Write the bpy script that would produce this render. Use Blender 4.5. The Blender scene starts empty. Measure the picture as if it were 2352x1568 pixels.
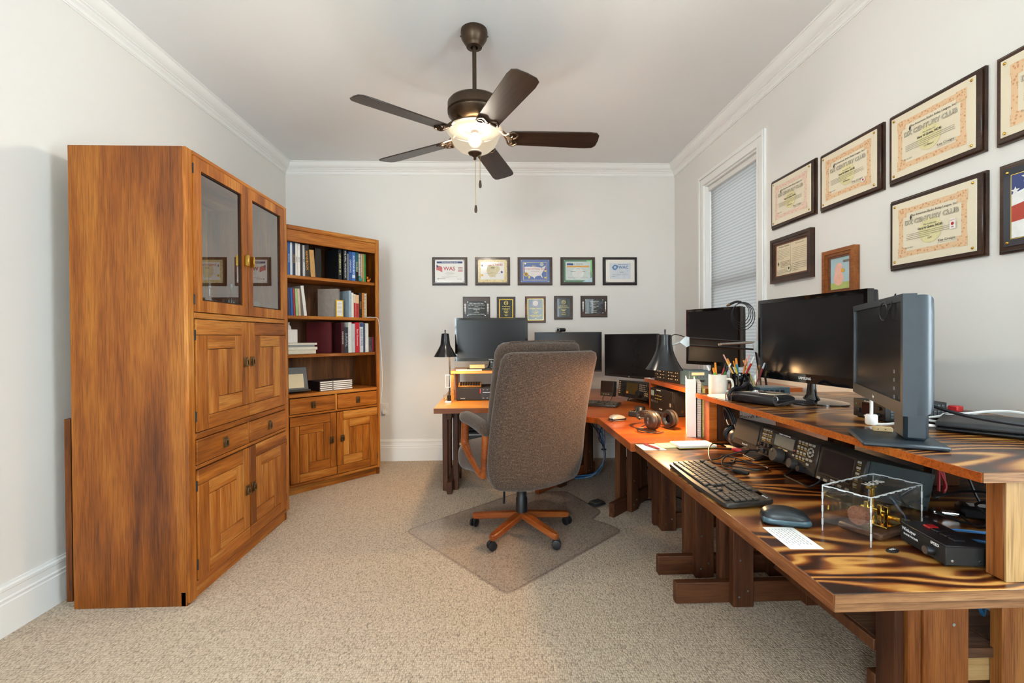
import bpy, bmesh, math, random
from mathutils import Vector, Matrix
random.seed(7)
SC = bpy.context.scene
COL = SC.collection
PI = math.pi
# ------------------------------------------------------------------ camera
HC = 1.147
def make_camera():
    f, yaw, pit, rol = 1102.13, .0366, -.0093, -.0059
    r0 = Vector((math.cos(yaw), -math.sin(yaw), 0))
    fw = Vector((math.sin(yaw)*math.cos(pit), math.cos(yaw)*math.cos(pit), math.sin(pit)))
    u0 = r0.cross(fw)
    s, c = math.sin(rol), math.cos(rol)
    Rv = r0*c + u0*s
    Uv = u0*c - r0*s
    cd = bpy.data.cameras.new('camera'); cd.sensor_width = 36.0; cd.sensor_fit = 'HORIZONTAL'
    cd.lens = 36.0*f/2352.0; cd.clip_start = .02
    co = bpy.data.objects.new('camera', cd); COL.objects.link(co)
    co.matrix_world = Matrix(((Rv.x, Uv.x, -fw.x, 0), (Rv.y, Uv.y, -fw.y, 0), (Rv.z, Uv.z, -fw.z, HC), (0, 0, 0, 1)))
    SC.camera = co
make_camera()
# ------------------------------------------------------------------ world, daylight, exposure
w = bpy.data.worlds.new('world'); SC.world = w; w.use_nodes = True
w.node_tree.nodes['Background'].inputs[0].default_value = (.86, .93, 1, 1)
w.node_tree.nodes['Background'].inputs[1].default_value = 1.0
def area(name, loc, rot, sx, sy, power, col):
    l = bpy.data.lights.new(name, 'AREA'); l.shape = 'RECTANGLE'; l.size = sx; l.size_y = sy
    l.energy = power; l.color = col
    o = bpy.data.objects.new(name, l); COL.objects.link(o); o.location = loc; o.rotation_euler = rot
    return o
def point(name, loc, power, col, r=.03):
    l = bpy.data.lights.new(name, 'POINT'); l.energy = power; l.color = col; l.shadow_soft_size = r
    o = bpy.data.objects.new(name, l); COL.objects.link(o); o.location = loc
    return o
# daylight through the two side windows, plus added fill behind unseen front windows
area('added_front_fill', (-1.225, -2.42, 1.35), (PI/2, 0, 0), 1.0, 2.1, 66, (.80, .91, 1))
area('added_front_fill', (1.15, -2.42, 1.35), (PI/2, 0, 0), .95, 2.1, 20, (.80, .91, 1))
area('daylight_side_window', (1.95, .4, 1.56), (PI/2, 0, PI/2), .9, 1.7, 48, (.78, .90, 1))
area('daylight_shaded_window', (1.95, 3.45, 1.6), (PI/2, 0, PI/2), .9, 1.75, 2.6, (.84, .92, 1))
SC.view_settings.view_transform = 'Standard'; SC.view_settings.look = 'None'
SC.view_settings.exposure = 1.2; SC.view_settings.gamma = 1.0
SC.view_settings.use_curve_mapping = False
SC.cycles.max_bounces = 7; SC.cycles.diffuse_bounces = 4; SC.cycles.glossy_bounces = 3; SC.cycles.transmission_bounces = 4; SC.cycles.transparent_max_bounces = 8
SC.cycles.caustics_reflective = False; SC.cycles.caustics_refractive = False
SC.cycles.sample_clamp_indirect = 6.0; SC.cycles.use_light_tree = False; SC.cycles.adaptive_threshold = .1
# ------------------------------------------------------------------ materials
MATS = {}
def lin(c):
    if isinstance(c, str):
        c = [int(c[i:i+2], 16)/255 for i in (0, 2, 4)]
    return tuple((x/12.92 if x <= .04045 else ((x+.055)/1.055)**2.4) for x in c) + (1,)
class NT:
    def __init__(s, name):
        s.m = bpy.data.materials.new(name); s.m.use_nodes = True
        s.t = s.m.node_tree; s.b = s.t.nodes['Principled BSDF']; s.out = s.t.nodes['Material Output']
    def n(s, typ, **k):
        x = s.t.nodes.new(typ)
        for a, v in k.items():
            if a.startswith('i_'): x.inputs[a[2:].replace('_', ' ')].default_value = v
            else: setattr(x, a, v)
        return x
    def l(s, a, b): s.t.links.new(a, b)
    def ramp(s, fac, stops):
        r = s.n('ShaderNodeValToRGB'); e = r.color_ramp.elements
        while len(e) < len(stops): e.new(.5)
        for q, (p, c) in zip(e, stops): q.position = p; q.color = lin(c) if not isinstance(c, tuple) or len(c) == 3 else c
        s.l(fac, r.inputs[0]); return r.outputs[0]
    def coords(s, scale=(1, 1, 1), rot=(0, 0, 0), rnd=True, kind='Object'):
        tc = s.n('ShaderNodeTexCoord'); mp = s.n('ShaderNodeMapping')
        mp.inputs['Scale'].default_value = scale; mp.inputs['Rotation'].default_value = rot
        src = tc.outputs[kind]
        if rnd:
            oi = s.n('ShaderNodeObjectInfo'); mu = s.n('ShaderNodeVectorMath', operation='MULTIPLY_ADD')
            mu.inputs[1].default_value = (17, 23, 31)
            s.l(oi.outputs['Random'], mu.inputs[0]); s.l(src, mu.inputs[2]); src = mu.outputs[0]
        s.l(src, mp.inputs[0]); return mp.outputs[0]
    def noise(s, vec, scale, detail=4, rough=.55, dist=0):
        x = s.n('ShaderNodeTexNoise'); x.inputs['Scale'].default_value = scale; x.inputs['Detail'].default_value = detail
        x.inputs['Roughness'].default_value = rough; x.inputs['Distortion'].default_value = dist
        s.l(vec, x.inputs['Vector']); return x.outputs[0]
    def bump(s, h, strength, dist=.002):
        b = s.n('ShaderNodeBump'); b.inputs['Strength'].default_value = strength; b.inputs['Distance'].default_value = dist
        s.l(h, b.inputs['Height']); s.l(b.outputs[0], s.b.inputs['Normal'])
    def front(s, fac):
        g = s.n('ShaderNodeNewGeometry'); a = s.n('ShaderNodeMath', operation='SUBTRACT'); a.inputs[0].default_value = 1; s.l(g.outputs['Backfacing'], a.inputs[1])
        m = s.n('ShaderNodeMath', operation='MULTIPLY'); s.l(a.outputs[0], m.inputs[0]); s.l(fac, m.inputs[1]); return m.outputs[0]
    def set(s, **k):
        for a, v in k.items(): s.b.inputs[a.replace('_', ' ')].default_value = v
def plain(name, col, rough=.5, metal=0, var=.06, scale=40, bump=0, **k):
    """principled with a little procedural variation"""
    if name in MATS: return MATS[name]
    t = NT(name); c = lin(col); v = t.coords()
    n = t.noise(v, scale, 3)
    lo = tuple(max(0, x*(1-var)) for x in c[:3])+(1,); hi = tuple(min(1, x*(1+var)) for x in c[:3])+(1,)
    t.l(t.ramp(n, [(.3, lo), (.7, hi)]), t.b.inputs['Base Color'])
    t.set(Roughness=rough, Metallic=metal, **k)
    if bump: t.bump(n, bump, .001)
    MATS[name] = t.m; return t.m
def wood(name, dark, mid, light, axis=2, rough=.4, fine=1.0, contrast=1.0, big=1.0, coat=0):
    """stained wood: long streaks along axis, pores and drifting figure"""
    if name in MATS: return MATS[name]
    t = NT(name)
    sc = [1, 1, 1]; sc[axis] = .10
    v = t.coords(tuple(sc))
    fig = t.noise(v, 6*big, 2, .5, 1.1)
    st = t.noise(v, 70*fine, 4, .6, .3)
    sc2 = [1, 1, 1]; sc2[axis] = .025
    po = t.noise(t.coords(tuple(sc2)), 260*fine, 2, .5)
    m1 = t.n('ShaderNodeMath', operation='MULTIPLY'); t.l(fig, m1.inputs[0]); m1.inputs[1].default_value = .72
    m2 = t.n('ShaderNodeMath', operation='MULTIPLY_ADD'); t.l(st, m2.inputs[0]); m2.inputs[1].default_value = .28; t.l(m1.outputs[0], m2.inputs[2])
    a = .5-.16/contrast; b = .5+.16/contrast
    colr = t.ramp(m2.outputs[0], [(a, dark), (.5, mid), (b, light)])
    mx = t.n('ShaderNodeMix', data_type='RGBA', blend_type='MULTIPLY'); mx.inputs[0].default_value = .55
    t.l(colr, mx.inputs[6]); t.l(t.ramp(po, [(.36, (.35, .3, .25, 1)), (.5, (1, 1, 1, 1))]), mx.inputs[7])
    t.l(mx.outputs[2], t.b.inputs['Base Color'])
    t.set(Roughness=rough, Specular_IOR_Level=.32)
    if coat: t.set(Coat_Weight=coat, Coat_Roughness=.15)
    t.bump(st, .12, .001)
    MATS[name] = t.m; return t.m
def emit(name, col, s):
    if name in MATS: return MATS[name]
    t = NT(name); t.b.inputs['Emission Color'].default_value = lin(col); t.b.inputs['Emission Strength'].default_value = s
    v = t.coords(); t.l(t.ramp(t.noise(v, 20), [(.2, tuple(x*.97 for x in lin(col)[:3])+(1,)), (.8, lin(col))]), t.b.inputs['Base Color'])
    MATS[name] = t.m; return t.m
def clear(name, col=(1, 1, 1), trans=.9, rough=.02, gloss_col=(1, 1, 1)):
    """thin pane: transparent with a Fresnel reflection"""
    if name in MATS: return MATS[name]
    t = NT(name); t.t.nodes.remove(t.b)
    tr = t.n('ShaderNodeBsdfTransparent'); tr.inputs[0].default_value = tuple(col)+(1,)
    gl = t.n('ShaderNodeBsdfGlossy'); gl.inputs['Roughness'].default_value = rough; gl.inputs[0].default_value = tuple(gloss_col)+(1,)
    fr = t.n('ShaderNodeFresnel'); fr.inputs[0].default_value = 1.5
    ad = t.n('ShaderNodeMath', operation='ADD'); ad.use_clamp = True; ad.inputs[1].default_value = 1-trans
    t.l(fr.outputs[0], ad.inputs[0])
    mx = t.n('ShaderNodeMixShader'); t.l(t.front(ad.outputs[0]), mx.inputs[0]); t.l(tr.outputs[0], mx.inputs[1]); t.l(gl.outputs[0], mx.inputs[2])
    t.l(mx.outputs[0], t.out.inputs[0]); MATS[name] = t.m; return t.m

def paint(name, col, rough=.7):
    t = NT(name); v = t.coords(rnd=False); n = t.noise(v, 350, 3); b = t.noise(v, 1.2, 3)
    c = lin(col); t.l(t.ramp(b, [(.3, tuple(x*.985 for x in c[:3])+(1,)), (.7, tuple(min(1, x*1.015) for x in c[:3])+(1,))]), t.b.inputs['Base Color'])
    t.set(Roughness=rough, Specular_IOR_Level=.3); t.bump(n, .06, .0006); MATS[name] = t.m; return t.m
M_WALL = paint('wall_paint', 'E4E1DC', .75)
M_CEIL = paint('ceiling_paint', 'EBECEC', .85)
M_TRIM = paint('trim_paint', 'EEEDEA', .45)
def carpet():
    t = NT('carpet_loops'); v = t.coords((1, 1, 1), (0, 0, .04), rnd=False)
    vo = t.n('ShaderNodeTexVoronoi', feature='F1'); vo.inputs['Scale'].default_value = 1; vo.inputs['Randomness'].default_value = .6
    mp = t.n('ShaderNodeMapping'); mp.inputs['Scale'].default_value = (150, 92, 1); t.l(v, mp.inputs[0]); t.l(mp.outputs[0], vo.inputs['Vector'])
    sp = t.noise(v, 700, 2, .7); bw = t.n('ShaderNodeSeparateColor'); t.l(vo.outputs['Color'], bw.inputs[0])
    m1 = t.n('ShaderNodeMath', operation='MULTIPLY'); t.l(bw.outputs[0], m1.inputs[0]); m1.inputs[1].default_value = .16
    m2 = t.n('ShaderNodeMath', operation='MULTIPLY_ADD'); t.l(sp, m2.inputs[0]); m2.inputs[1].default_value = .9; t.l(m1.outputs[0], m2.inputs[2])
    m2b = t.n('ShaderNodeMath', operation='MULTIPLY_ADD'); t.l(vo.outputs['Distance'], m2b.inputs[0]); m2b.inputs[1].default_value = -.6; t.l(m2.outputs[0], m2b.inputs[2])  # colour darkens toward the loop gaps, painted shade between loops
    col = t.ramp(m2b.outputs[0], [(-.1, '8A7560'), (.14, 'C8B196'), (.42, 'E6D2B8'), (.8, 'F4E8D4')])
    t.l(col, t.b.inputs['Base Color'])
    inv = t.n('ShaderNodeMath', operation='SUBTRACT'); inv.inputs[0].default_value = 1; t.l(vo.outputs['Distance'], inv.inputs[1])
    add = t.n('ShaderNodeMath', operation='MULTIPLY_ADD'); t.l(sp, add.inputs[0]); add.inputs[1].default_value = .35; t.l(inv.outputs[0], add.inputs[2])
    t.bump(add.outputs[0], 1.0, .007); t.set(Roughness=.95, Specular_IOR_Level=.1, Sheen_Weight=.2); return t.m
M_CARPET = carpet()
# cabinet wood (light oak/cherry stain), both grain directions
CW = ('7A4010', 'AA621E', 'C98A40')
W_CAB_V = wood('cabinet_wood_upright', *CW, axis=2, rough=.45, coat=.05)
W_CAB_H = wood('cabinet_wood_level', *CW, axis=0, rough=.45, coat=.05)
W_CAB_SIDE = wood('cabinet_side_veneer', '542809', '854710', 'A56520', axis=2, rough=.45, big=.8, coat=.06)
W_CAB_IN = wood('cabinet_inside_wood', '4A2C18', '6A4428', '83583A', axis=2, rough=.5)
W_CAB_DARK = wood('cabinet_groove_wood', '2A1408', '3A1E0C', '4A2812', axis=2, rough=.6)
W_CAB_PALE = wood('cabinet_back_panel', '8E7050', 'A88A66', 'B89A76', axis=2, rough=.5)
M_BRASS_OLD = plain('antique_brass', '7A6040', .38, .9, .25, 60)
M_BRASS = plain('brass', 'C9A046', .25, 1, .1)
M_GOLD = plain('polished_gold', 'E0B850', .12, 1, .05)
M_BLACK = plain('black_plastic', '16161A', .38, 0, .1)
M_BLACKM = plain('black_matte', '1D1C1C', .6, 0, .15)
M_GLOSS = plain('black_gloss', '08080A', .06, 0, .05, Coat_Weight=.6, Coat_Roughness=.03)
M_WHITE = plain('white_plastic', 'E6E4E0', .4, 0, .03)
M_PAPER = plain('white_paper', 'ECE9E2', .8, 0, .03, 8)
M_CREAM = plain('cream_paper', 'DCCFAE', .8, 0, .05, 8)
M_STEEL = plain('steel', 'B5B7BA', .3, 1, .08)
M_CHROME = plain('chrome', 'D8DADC', .1, 1, .03)
M_GREY = plain('grey_plastic', '5A5E62', .45, 0, .06)
M_SCREEN = plain('lcd_screen', '1A1A1C', .22, 0, .03, Specular_IOR_Level=.28)
M_GLASS = clear('clear_glass', (.97, .99, .98), .92, .01)
M_DOORGLASS = clear('door_glass', (.94, .95, .94), .82, .01, (.95, .95, .95))
# ------------------------------------------------------------------ mesh helpers
class MB:
    def __init__(s): s.bm = bmesh.new()
    def _x(s, vs, M):
        if M is not None: bmesh.ops.transform(s.bm, matrix=M, verts=vs)
        return vs
    def box(s, a, b, bev=0, M=None, seg=1):
        ax, ay, az = (min(a[i], b[i]) for i in range(3)); bx, by, bz = (max(a[i], b[i]) for i in range(3))
        v = [s.bm.verts.new(p) for p in ((ax, ay, az), (bx, ay, az), (bx, by, az), (ax, by, az), (ax, ay, bz), (bx, ay, bz), (bx, by, bz), (ax, by, bz))]
        fs = [s.bm.faces.new([v[i] for i in q]) for q in ((3, 2, 1, 0), (4, 5, 6, 7), (0, 1, 5, 4), (1, 2, 6, 5), (2, 3, 7, 6), (3, 0, 4, 7))]
        if bev:
            es = list({e for f in fs for e in f.edges})
            r = bmesh.ops.bevel(s.bm, geom=es, offset=bev, segments=seg, affect='EDGES', profile=.5)
            v = list({x for f in r['faces'] for x in f.verts} | {x for x in v if x.is_valid})
        s._x(v, M); return s
    def prism(s, poly, z0, z1, M=None, bev=0):
        lo = [s.bm.verts.new((x, y, z0)) for x, y in poly]; hi = [s.bm.verts.new((x, y, z1)) for x, y in poly]; n = len(poly)
        fs = [s.bm.faces.new(lo[::-1]), s.bm.faces.new(hi)]
        fs += [s.bm.faces.new((lo[i], lo[(i+1) % n], hi[(i+1) % n], hi[i])) for i in range(n)]
        v = lo+hi
        if bev:
            es = list({e for f in fs[:2] for e in f.edges})
            r = bmesh.ops.bevel(s.bm, geom=es, offset=bev, segments=1, affect='EDGES', profile=.5)
            v = list({x for f in r['faces'] for x in f.verts} | {x for x in v if x.is_valid})
        s._x(v, M); return s
    def tube(s, pts, r, seg=8, closed=False, M=None, caps=True):
        P = [Vector(p) for p in pts]; n = len(P); rr = r if isinstance(r, (list, tuple)) else [r]*n
        up = None; rings = []; av = []
        for i in range(n):
            a = P[(i-1) % n] if (closed or i > 0) else P[i]; b = P[(i+1) % n] if (closed or i < n-1) else P[i]
            d = (b-a)
            if d.length < 1e-9: d = Vector((0, 0, 1))
            d.normalize()
            if up is None: up = d.orthogonal().normalized()
            up = (up - d*up.dot(d))
            if up.length < 1e-6: up = d.orthogonal()
            up.normalize(); sd = d.cross(up)
            ring = [s.bm.verts.new(P[i] + (up*math.cos(2*PI*k/seg) + sd*math.sin(2*PI*k/seg))*rr[i]) for k in range(seg)]
            rings.append(ring); av += ring
        for i in range(n if closed else n-1):
            A, B = rings[i], rings[(i+1) % n]
            off = 0
            if closed and i == n-1:
                off = min(range(seg), key=lambda o: (A[0].co-B[o].co).length)
            for k in range(seg):
                s.bm.faces.new((A[k], A[(k+1) % seg], B[(k+1+off) % seg], B[(k+off) % seg]))
        if caps and not closed:
            s.bm.faces.new(rings[0][::-1]); s.bm.faces.new(rings[-1])
        s._x(av, M); return s
    def cyl(s, p0, p1, r0, r1=None, seg=16, M=None):
        r1 = r0 if r1 is None else r1
        return s.tube([p0, p1], [r0, r1], seg, M=M)
    def lathe(s, prof, seg=24, M=None):
        """profile of (r, z) pairs about local z; r == 0 closes"""
        rings = []; av = []
        for r, z in prof:
            if r < 1e-6: ring = [s.bm.verts.new((0, 0, z))]
            else: ring = [s.bm.verts.new((r*math.cos(2*PI*k/seg), r*math.sin(2*PI*k/seg), z)) for k in range(seg)]
            rings.append(ring); av += ring
        for A, B in zip(rings, rings[1:]):
            for k in range(seg):
                q = [A[k % len(A)], A[(k+1) % len(A)], B[(k+1) % len(B)], B[k % len(B)]]
                u = []
                for x in q:
                    if x not in u: u.append(x)
                if len(u) > 2: s.bm.faces.new(u)
        s._x(av, M); return s
    def rbox(s, hx, hy, hz, r, n=6, M=None, fn=None):
        """rounded box made of a subdivided cube, optional deform fn(Vector)->Vector"""
        before = set(s.bm.verts); g = {}
        def vert(i, j, k):
            key = (i, j, k)
            if key not in g:
                p = Vector(((2*i/n-1), (2*j/n-1), (2*k/n-1)))
                p = Vector((p.x*hx, p.y*hy, p.z*hz))
                q = Vector((max(-hx+r, min(hx-r, p.x)), max(-hy+r, min(hy-r, p.y)), max(-hz+r, min(hz-r, p.z))))
                d = p-q
                if d.length > 1e-9: p = q + d.normalized()*r
                if fn: p = fn(p)
                g[key] = s.bm.verts.new(p)
            return g[key]
        for a in range(n):
            for b in range(n):
                for f in ((0, 1), (n, 0)):
                    k = f[0]
                    for ax in range(3):
                        idx = []
                        for (i, j) in ((a, b), (a+1, b), (a+1, b+1), (a, b+1)):
                            t = [0, 0, 0]; t[ax] = k; t[(ax+1) % 3] = i; t[(ax+2) % 3] = j; idx.append(tuple(t))
                        if k == 0: idx = idx[::-1]
                        s.bm.faces.new([vert(*q) for q in idx])
        s._x(list(g.values()), M); return s
    def quad(s, pts, M=None):
        v = [s.bm.verts.new(p) for p in pts]; s.bm.faces.new(v); s._x(v, M); return s
    def obj(s, name, mat, parent=None, smooth=40, recalc=True):
        if recalc: bmesh.ops.recalc_face_normals(s.bm, faces=s.bm.faces)
        me = bpy.data.meshes.new(name); s.bm.to_mesh(me); s.bm.free()
        me.materials.append(mat)
        if smooth:
            me.polygons.foreach_set('use_smooth', [True]*len(me.polygons)); me.set_sharp_from_angle(angle=math.radians(smooth))
        return link(name, me, parent)
def ring(m, x0, z0, x1, z1, w, y0, y1, M=None):
    """connected picture-frame ring in the XZ plane; w = width or (left, bottom, right, top)"""
    l, b, r, t = (w, w, w, w) if not isinstance(w, tuple) else w
    O = [(x0, z0), (x1, z0), (x1, z1), (x0, z1)]; I = [(x0+l, z0+b), (x1-r, z0+b), (x1-r, z1-t), (x0+l, z1-t)]
    V = [[m.bm.verts.new((x, y, z)) for x, z in P] for y in (y0, y1) for P in (O, I)]
    for k in range(4):
        j = (k+1) % 4
        for a, b2 in ((0, 1), (3, 2), (2, 0), (1, 3)): m.bm.faces.new((V[a][k], V[a][j], V[b2][j], V[b2][k]))
    if M is not None: m._x([v for q in V for v in q], M)
    return m
def link(name, me, parent=None):
    o = bpy.data.objects.new(name, me); COL.objects.link(o)
    if parent is not None: o.parent = parent
    return o
def tag(o, label, cat, group=None):
    o['label'] = label; o['category'] = cat
    if group: o['group'] = group
    return o
def thing(name, label, cat, loc=(0, 0, 0), rz=0, group=None, rx=0, ry=0):
    o = bpy.data.objects.new(name, None); COL.objects.link(o); o.empty_display_size = .05
    o.location = loc; o.rotation_euler = (rx, ry, rz)
    return tag(o, label, cat, group)
def struct(o): o['kind'] = 'structure'; return o
def bx(name, a, b, mat, parent=None, bev=0, M=None): return MB().box(a, b, bev, M).obj(name, mat, parent)
def T(x=0, y=0, z=0): return Matrix.Translation((x, y, z))
def RX(a): return Matrix.Rotation(a, 4, 'X')
def RY(a): return Matrix.Rotation(a, 4, 'Y')
def RZ(a): return Matrix.Rotation(a, 4, 'Z')
TEXTS = []
def text(s, size, mat, parent, M, name='lettering', align='CENTER', depth=.0003, sx=1.0, bold=0.0):
    """lettering as a thin mesh in the local XY plane, facing +Z, placed by M (meshes are made in finish_text)"""
    cu = bpy.data.curves.new(name, 'FONT'); cu.body = s; cu.size = size; cu.align_x = align; cu.align_y = 'CENTER'
    cu.extrude = depth; cu.offset = bold; cu.resolution_u = 2
    to = bpy.data.objects.new('pending_text', cu); COL.objects.link(to)
    TEXTS.append((to, name, mat, parent, M, sx))
def finish_text():
    dg = bpy.context.evaluated_depsgraph_get(); done = []
    for to, name, mat, parent, M, sx in TEXTS:
        me = bpy.data.meshes.new_from_object(to.evaluated_get(dg)); me.name = name
        me.transform(M @ Matrix.Diagonal((sx, 1, 1, 1))); me.materials.clear(); me.materials.append(mat)
        done.append((name, me, parent, to))
    for name, me, parent, to in done:
        cu = to.data; bpy.data.objects.remove(to); bpy.data.curves.remove(cu); link(name, me, parent)
def copy_tree(o, parent=None):
    c = o.copy(); COL.objects.link(c); c.parent = parent
    for ch in list(o.children): copy_tree(ch, c)
    return c
def bez(pts, n=8):
    """smooth Catmull-Rom path through pts"""
    P = [Vector(p) for p in pts]; out = []
    for i in range(len(P)-1):
        a, b, c, d = P[max(i-1, 0)], P[i], P[i+1], P[min(i+2, len(P)-1)]
        for k in range(n):
            t = k/n
            out.append(.5*((2*b)+(c-a)*t+(2*a-5*b+4*c-d)*t*t+(3*b-a-3*c+d)*t**3))
    out.append(P[-1]); return out
# ------------------------------------------------------------------ the room
XL, XR, YB, YF, H = -1.914, 1.7165, 4.506, -2.2, 2.7555
struct(bx('floor', (XL-.1, YF-.1, -.05), (XR+.1, YB+.1, 0), M_CARPET))
struct(bx('ceiling', (XL-.1, YF-.1, H), (XR+.1, YB+.1, H+.05), M_CEIL))
struct(bx('wall_left', (XL-.1, YF-.1, 0), (XL, YB+.1, H), M_WALL))
struct(bx('wall_back', (XL, YB, 0), (XR, YB+.1, H), M_WALL))
WY0, WY1, WZ0, WZ1 = 3.055, 3.85, .75, 2.365      # shaded window opening in the right wall
VY0, VY1, VZ0, VZ1 = 0.0, .8, .75, 2.365       # second opening, behind the camera
def holed(axis_boxes, name):
    m = MB()
    for a, b in axis_boxes: m.box(a, b)
    return struct(m.obj(name, M_WALL))
holed([((XR, YF-.1, 0), (XR+.14, VY0, H)), ((XR, VY0, 0), (XR+.14, VY1, VZ0)), ((XR, VY0, VZ1), (XR+.14, VY1, H)),
       ((XR, VY1, 0), (XR+.14, WY0, H)), ((XR, WY0, 0), (XR+.14, WY1, WZ0)), ((XR, WY0, WZ1), (XR+.14, WY1, H)),
       ((XR, WY1, 0), (XR+.14, YB+.1, H))], 'wall_right')
FX0, FX1, FZ0, FZ1 = -1.7, -.75, .3, 2.4
GX0, GX1 = .72, 1.58
holed([((XL, YF-.1, 0), (FX0, YF, H)), ((FX0, YF-.1, 0), (FX1, YF, FZ0)), ((FX0, YF-.1, FZ1), (FX1, YF, H)), ((FX1, YF-.1, 0), (GX0, YF, H)), ((GX0, YF-.1, 0), (GX1, YF, FZ0)), ((GX0, YF-.1, FZ1), (GX1, YF, H)), ((GX1, YF-.1, 0), (XR, YF, H))], 'wall_front')
def sweep(name, prof, path, inward):
    """trim profile (out, z) swept along a straight wall run a->b; inward = unit normal into the room"""
    a, b = Vector(path[0]), Vector(path[1]); n = Vector(inward)
    d = (b-a).normalized(); m = MB(); A = []; B = []
    for o, z in prof:
        A.append(m.bm.verts.new(a + n*o + d*o + Vector((0, 0, z)))); B.append(m.bm.verts.new(b + n*o - d*o + Vector((0, 0, z))))
    k = len(prof)
    for i in range(k): m.bm.faces.new((A[i], A[(i+1) % k], B[(i+1) % k], B[i]))
    m.bm.faces.new(A[::-1]); m.bm.faces.new(B)
    return struct(m.obj(name, M_TRIM, smooth=25))
CROWN = [(0, H), (.082, H), (.082, H-.006), (.074, H-.009), (.070, H-.014), (.064, H-.030), (.054, H-.043), (.042, H-.051), (.038, H-.053), (.038, H-.058), (.030, H-.060), (.026, H-.064), (.026, H-.069), (.021, H-.072), (.014, H-.080), (.011, H-.094), (.006, H-.095), (.006, H-.101), (0, H-.101)]
BASE = [(0, 0), (.016, 0), (.016, .125), (.0125, .128), (.0125, .135), (.015, .138), (.015, .143), (.011, .147), (.011, .172), (.013, .175), (.013, .186), (.006, .192), (.006, .199), (0, .2)]
c_ = [(XL, YF), (XR, YF), (XR, YB), (XL, YB)]
for i, (nm, a, b, n) in enumerate((('left', c_[0], c_[3], (1, 0, 0)), ('back', c_[3], c_[2], (0, -1, 0)), ('right', c_[2], c_[1], (-1, 0, 0)), ('front', c_[1], c_[0], (0, 1, 0)))):
    sweep('trim_%d' % (i+1), CROWN, ((*a, 0), (*b, 0)), n)
    sweep('baseboard_'+nm, BASE, ((*a, 0), (*b, 0)), n)
# shade fabric
def shade_mat():
    t = NT('woven_shade'); v = t.coords(rnd=False)
    wv = t.n('ShaderNodeTexWave', wave_type='BANDS', bands_direction='Z'); wv.inputs['Scale'].default_value = 14; wv.inputs['Distortion'].default_value = 1.2; wv.inputs['Detail'].default_value = 3; wv.inputs['Detail Scale'].default_value = 4
    t.l(v, wv.inputs[0]); n = t.noise(t.coords((1, 1, 6), rnd=False), 160, 3)
    ad = t.n('ShaderNodeMath', operation='MULTIPLY_ADD'); t.l(wv.outputs['Fac'], ad.inputs[0]); ad.inputs[1].default_value = .35; t.l(n, ad.inputs[2])
    col = t.ramp(ad.outputs[0], [(.3, '8A8884'), (.6, 'A6A5A3'), (.9, 'B6B6B5')])
    df = t.n('ShaderNodeBsdfDiffuse'); tl = t.n('ShaderNodeBsdfTranslucent'); mx = t.n('ShaderNodeMixShader'); mx.inputs[0].default_value = .35
    t.l(col, df.inputs[0]); t.l(col, tl.inputs[0]); t.l(df.outputs[0], mx.inputs[1]); t.l(tl.outputs[0], mx.inputs[2])
    t.t.nodes.remove(t.b); t.l(mx.outputs[0], t.out.inputs[0]); return t.m
M_SHADE = shade_mat()
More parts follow.
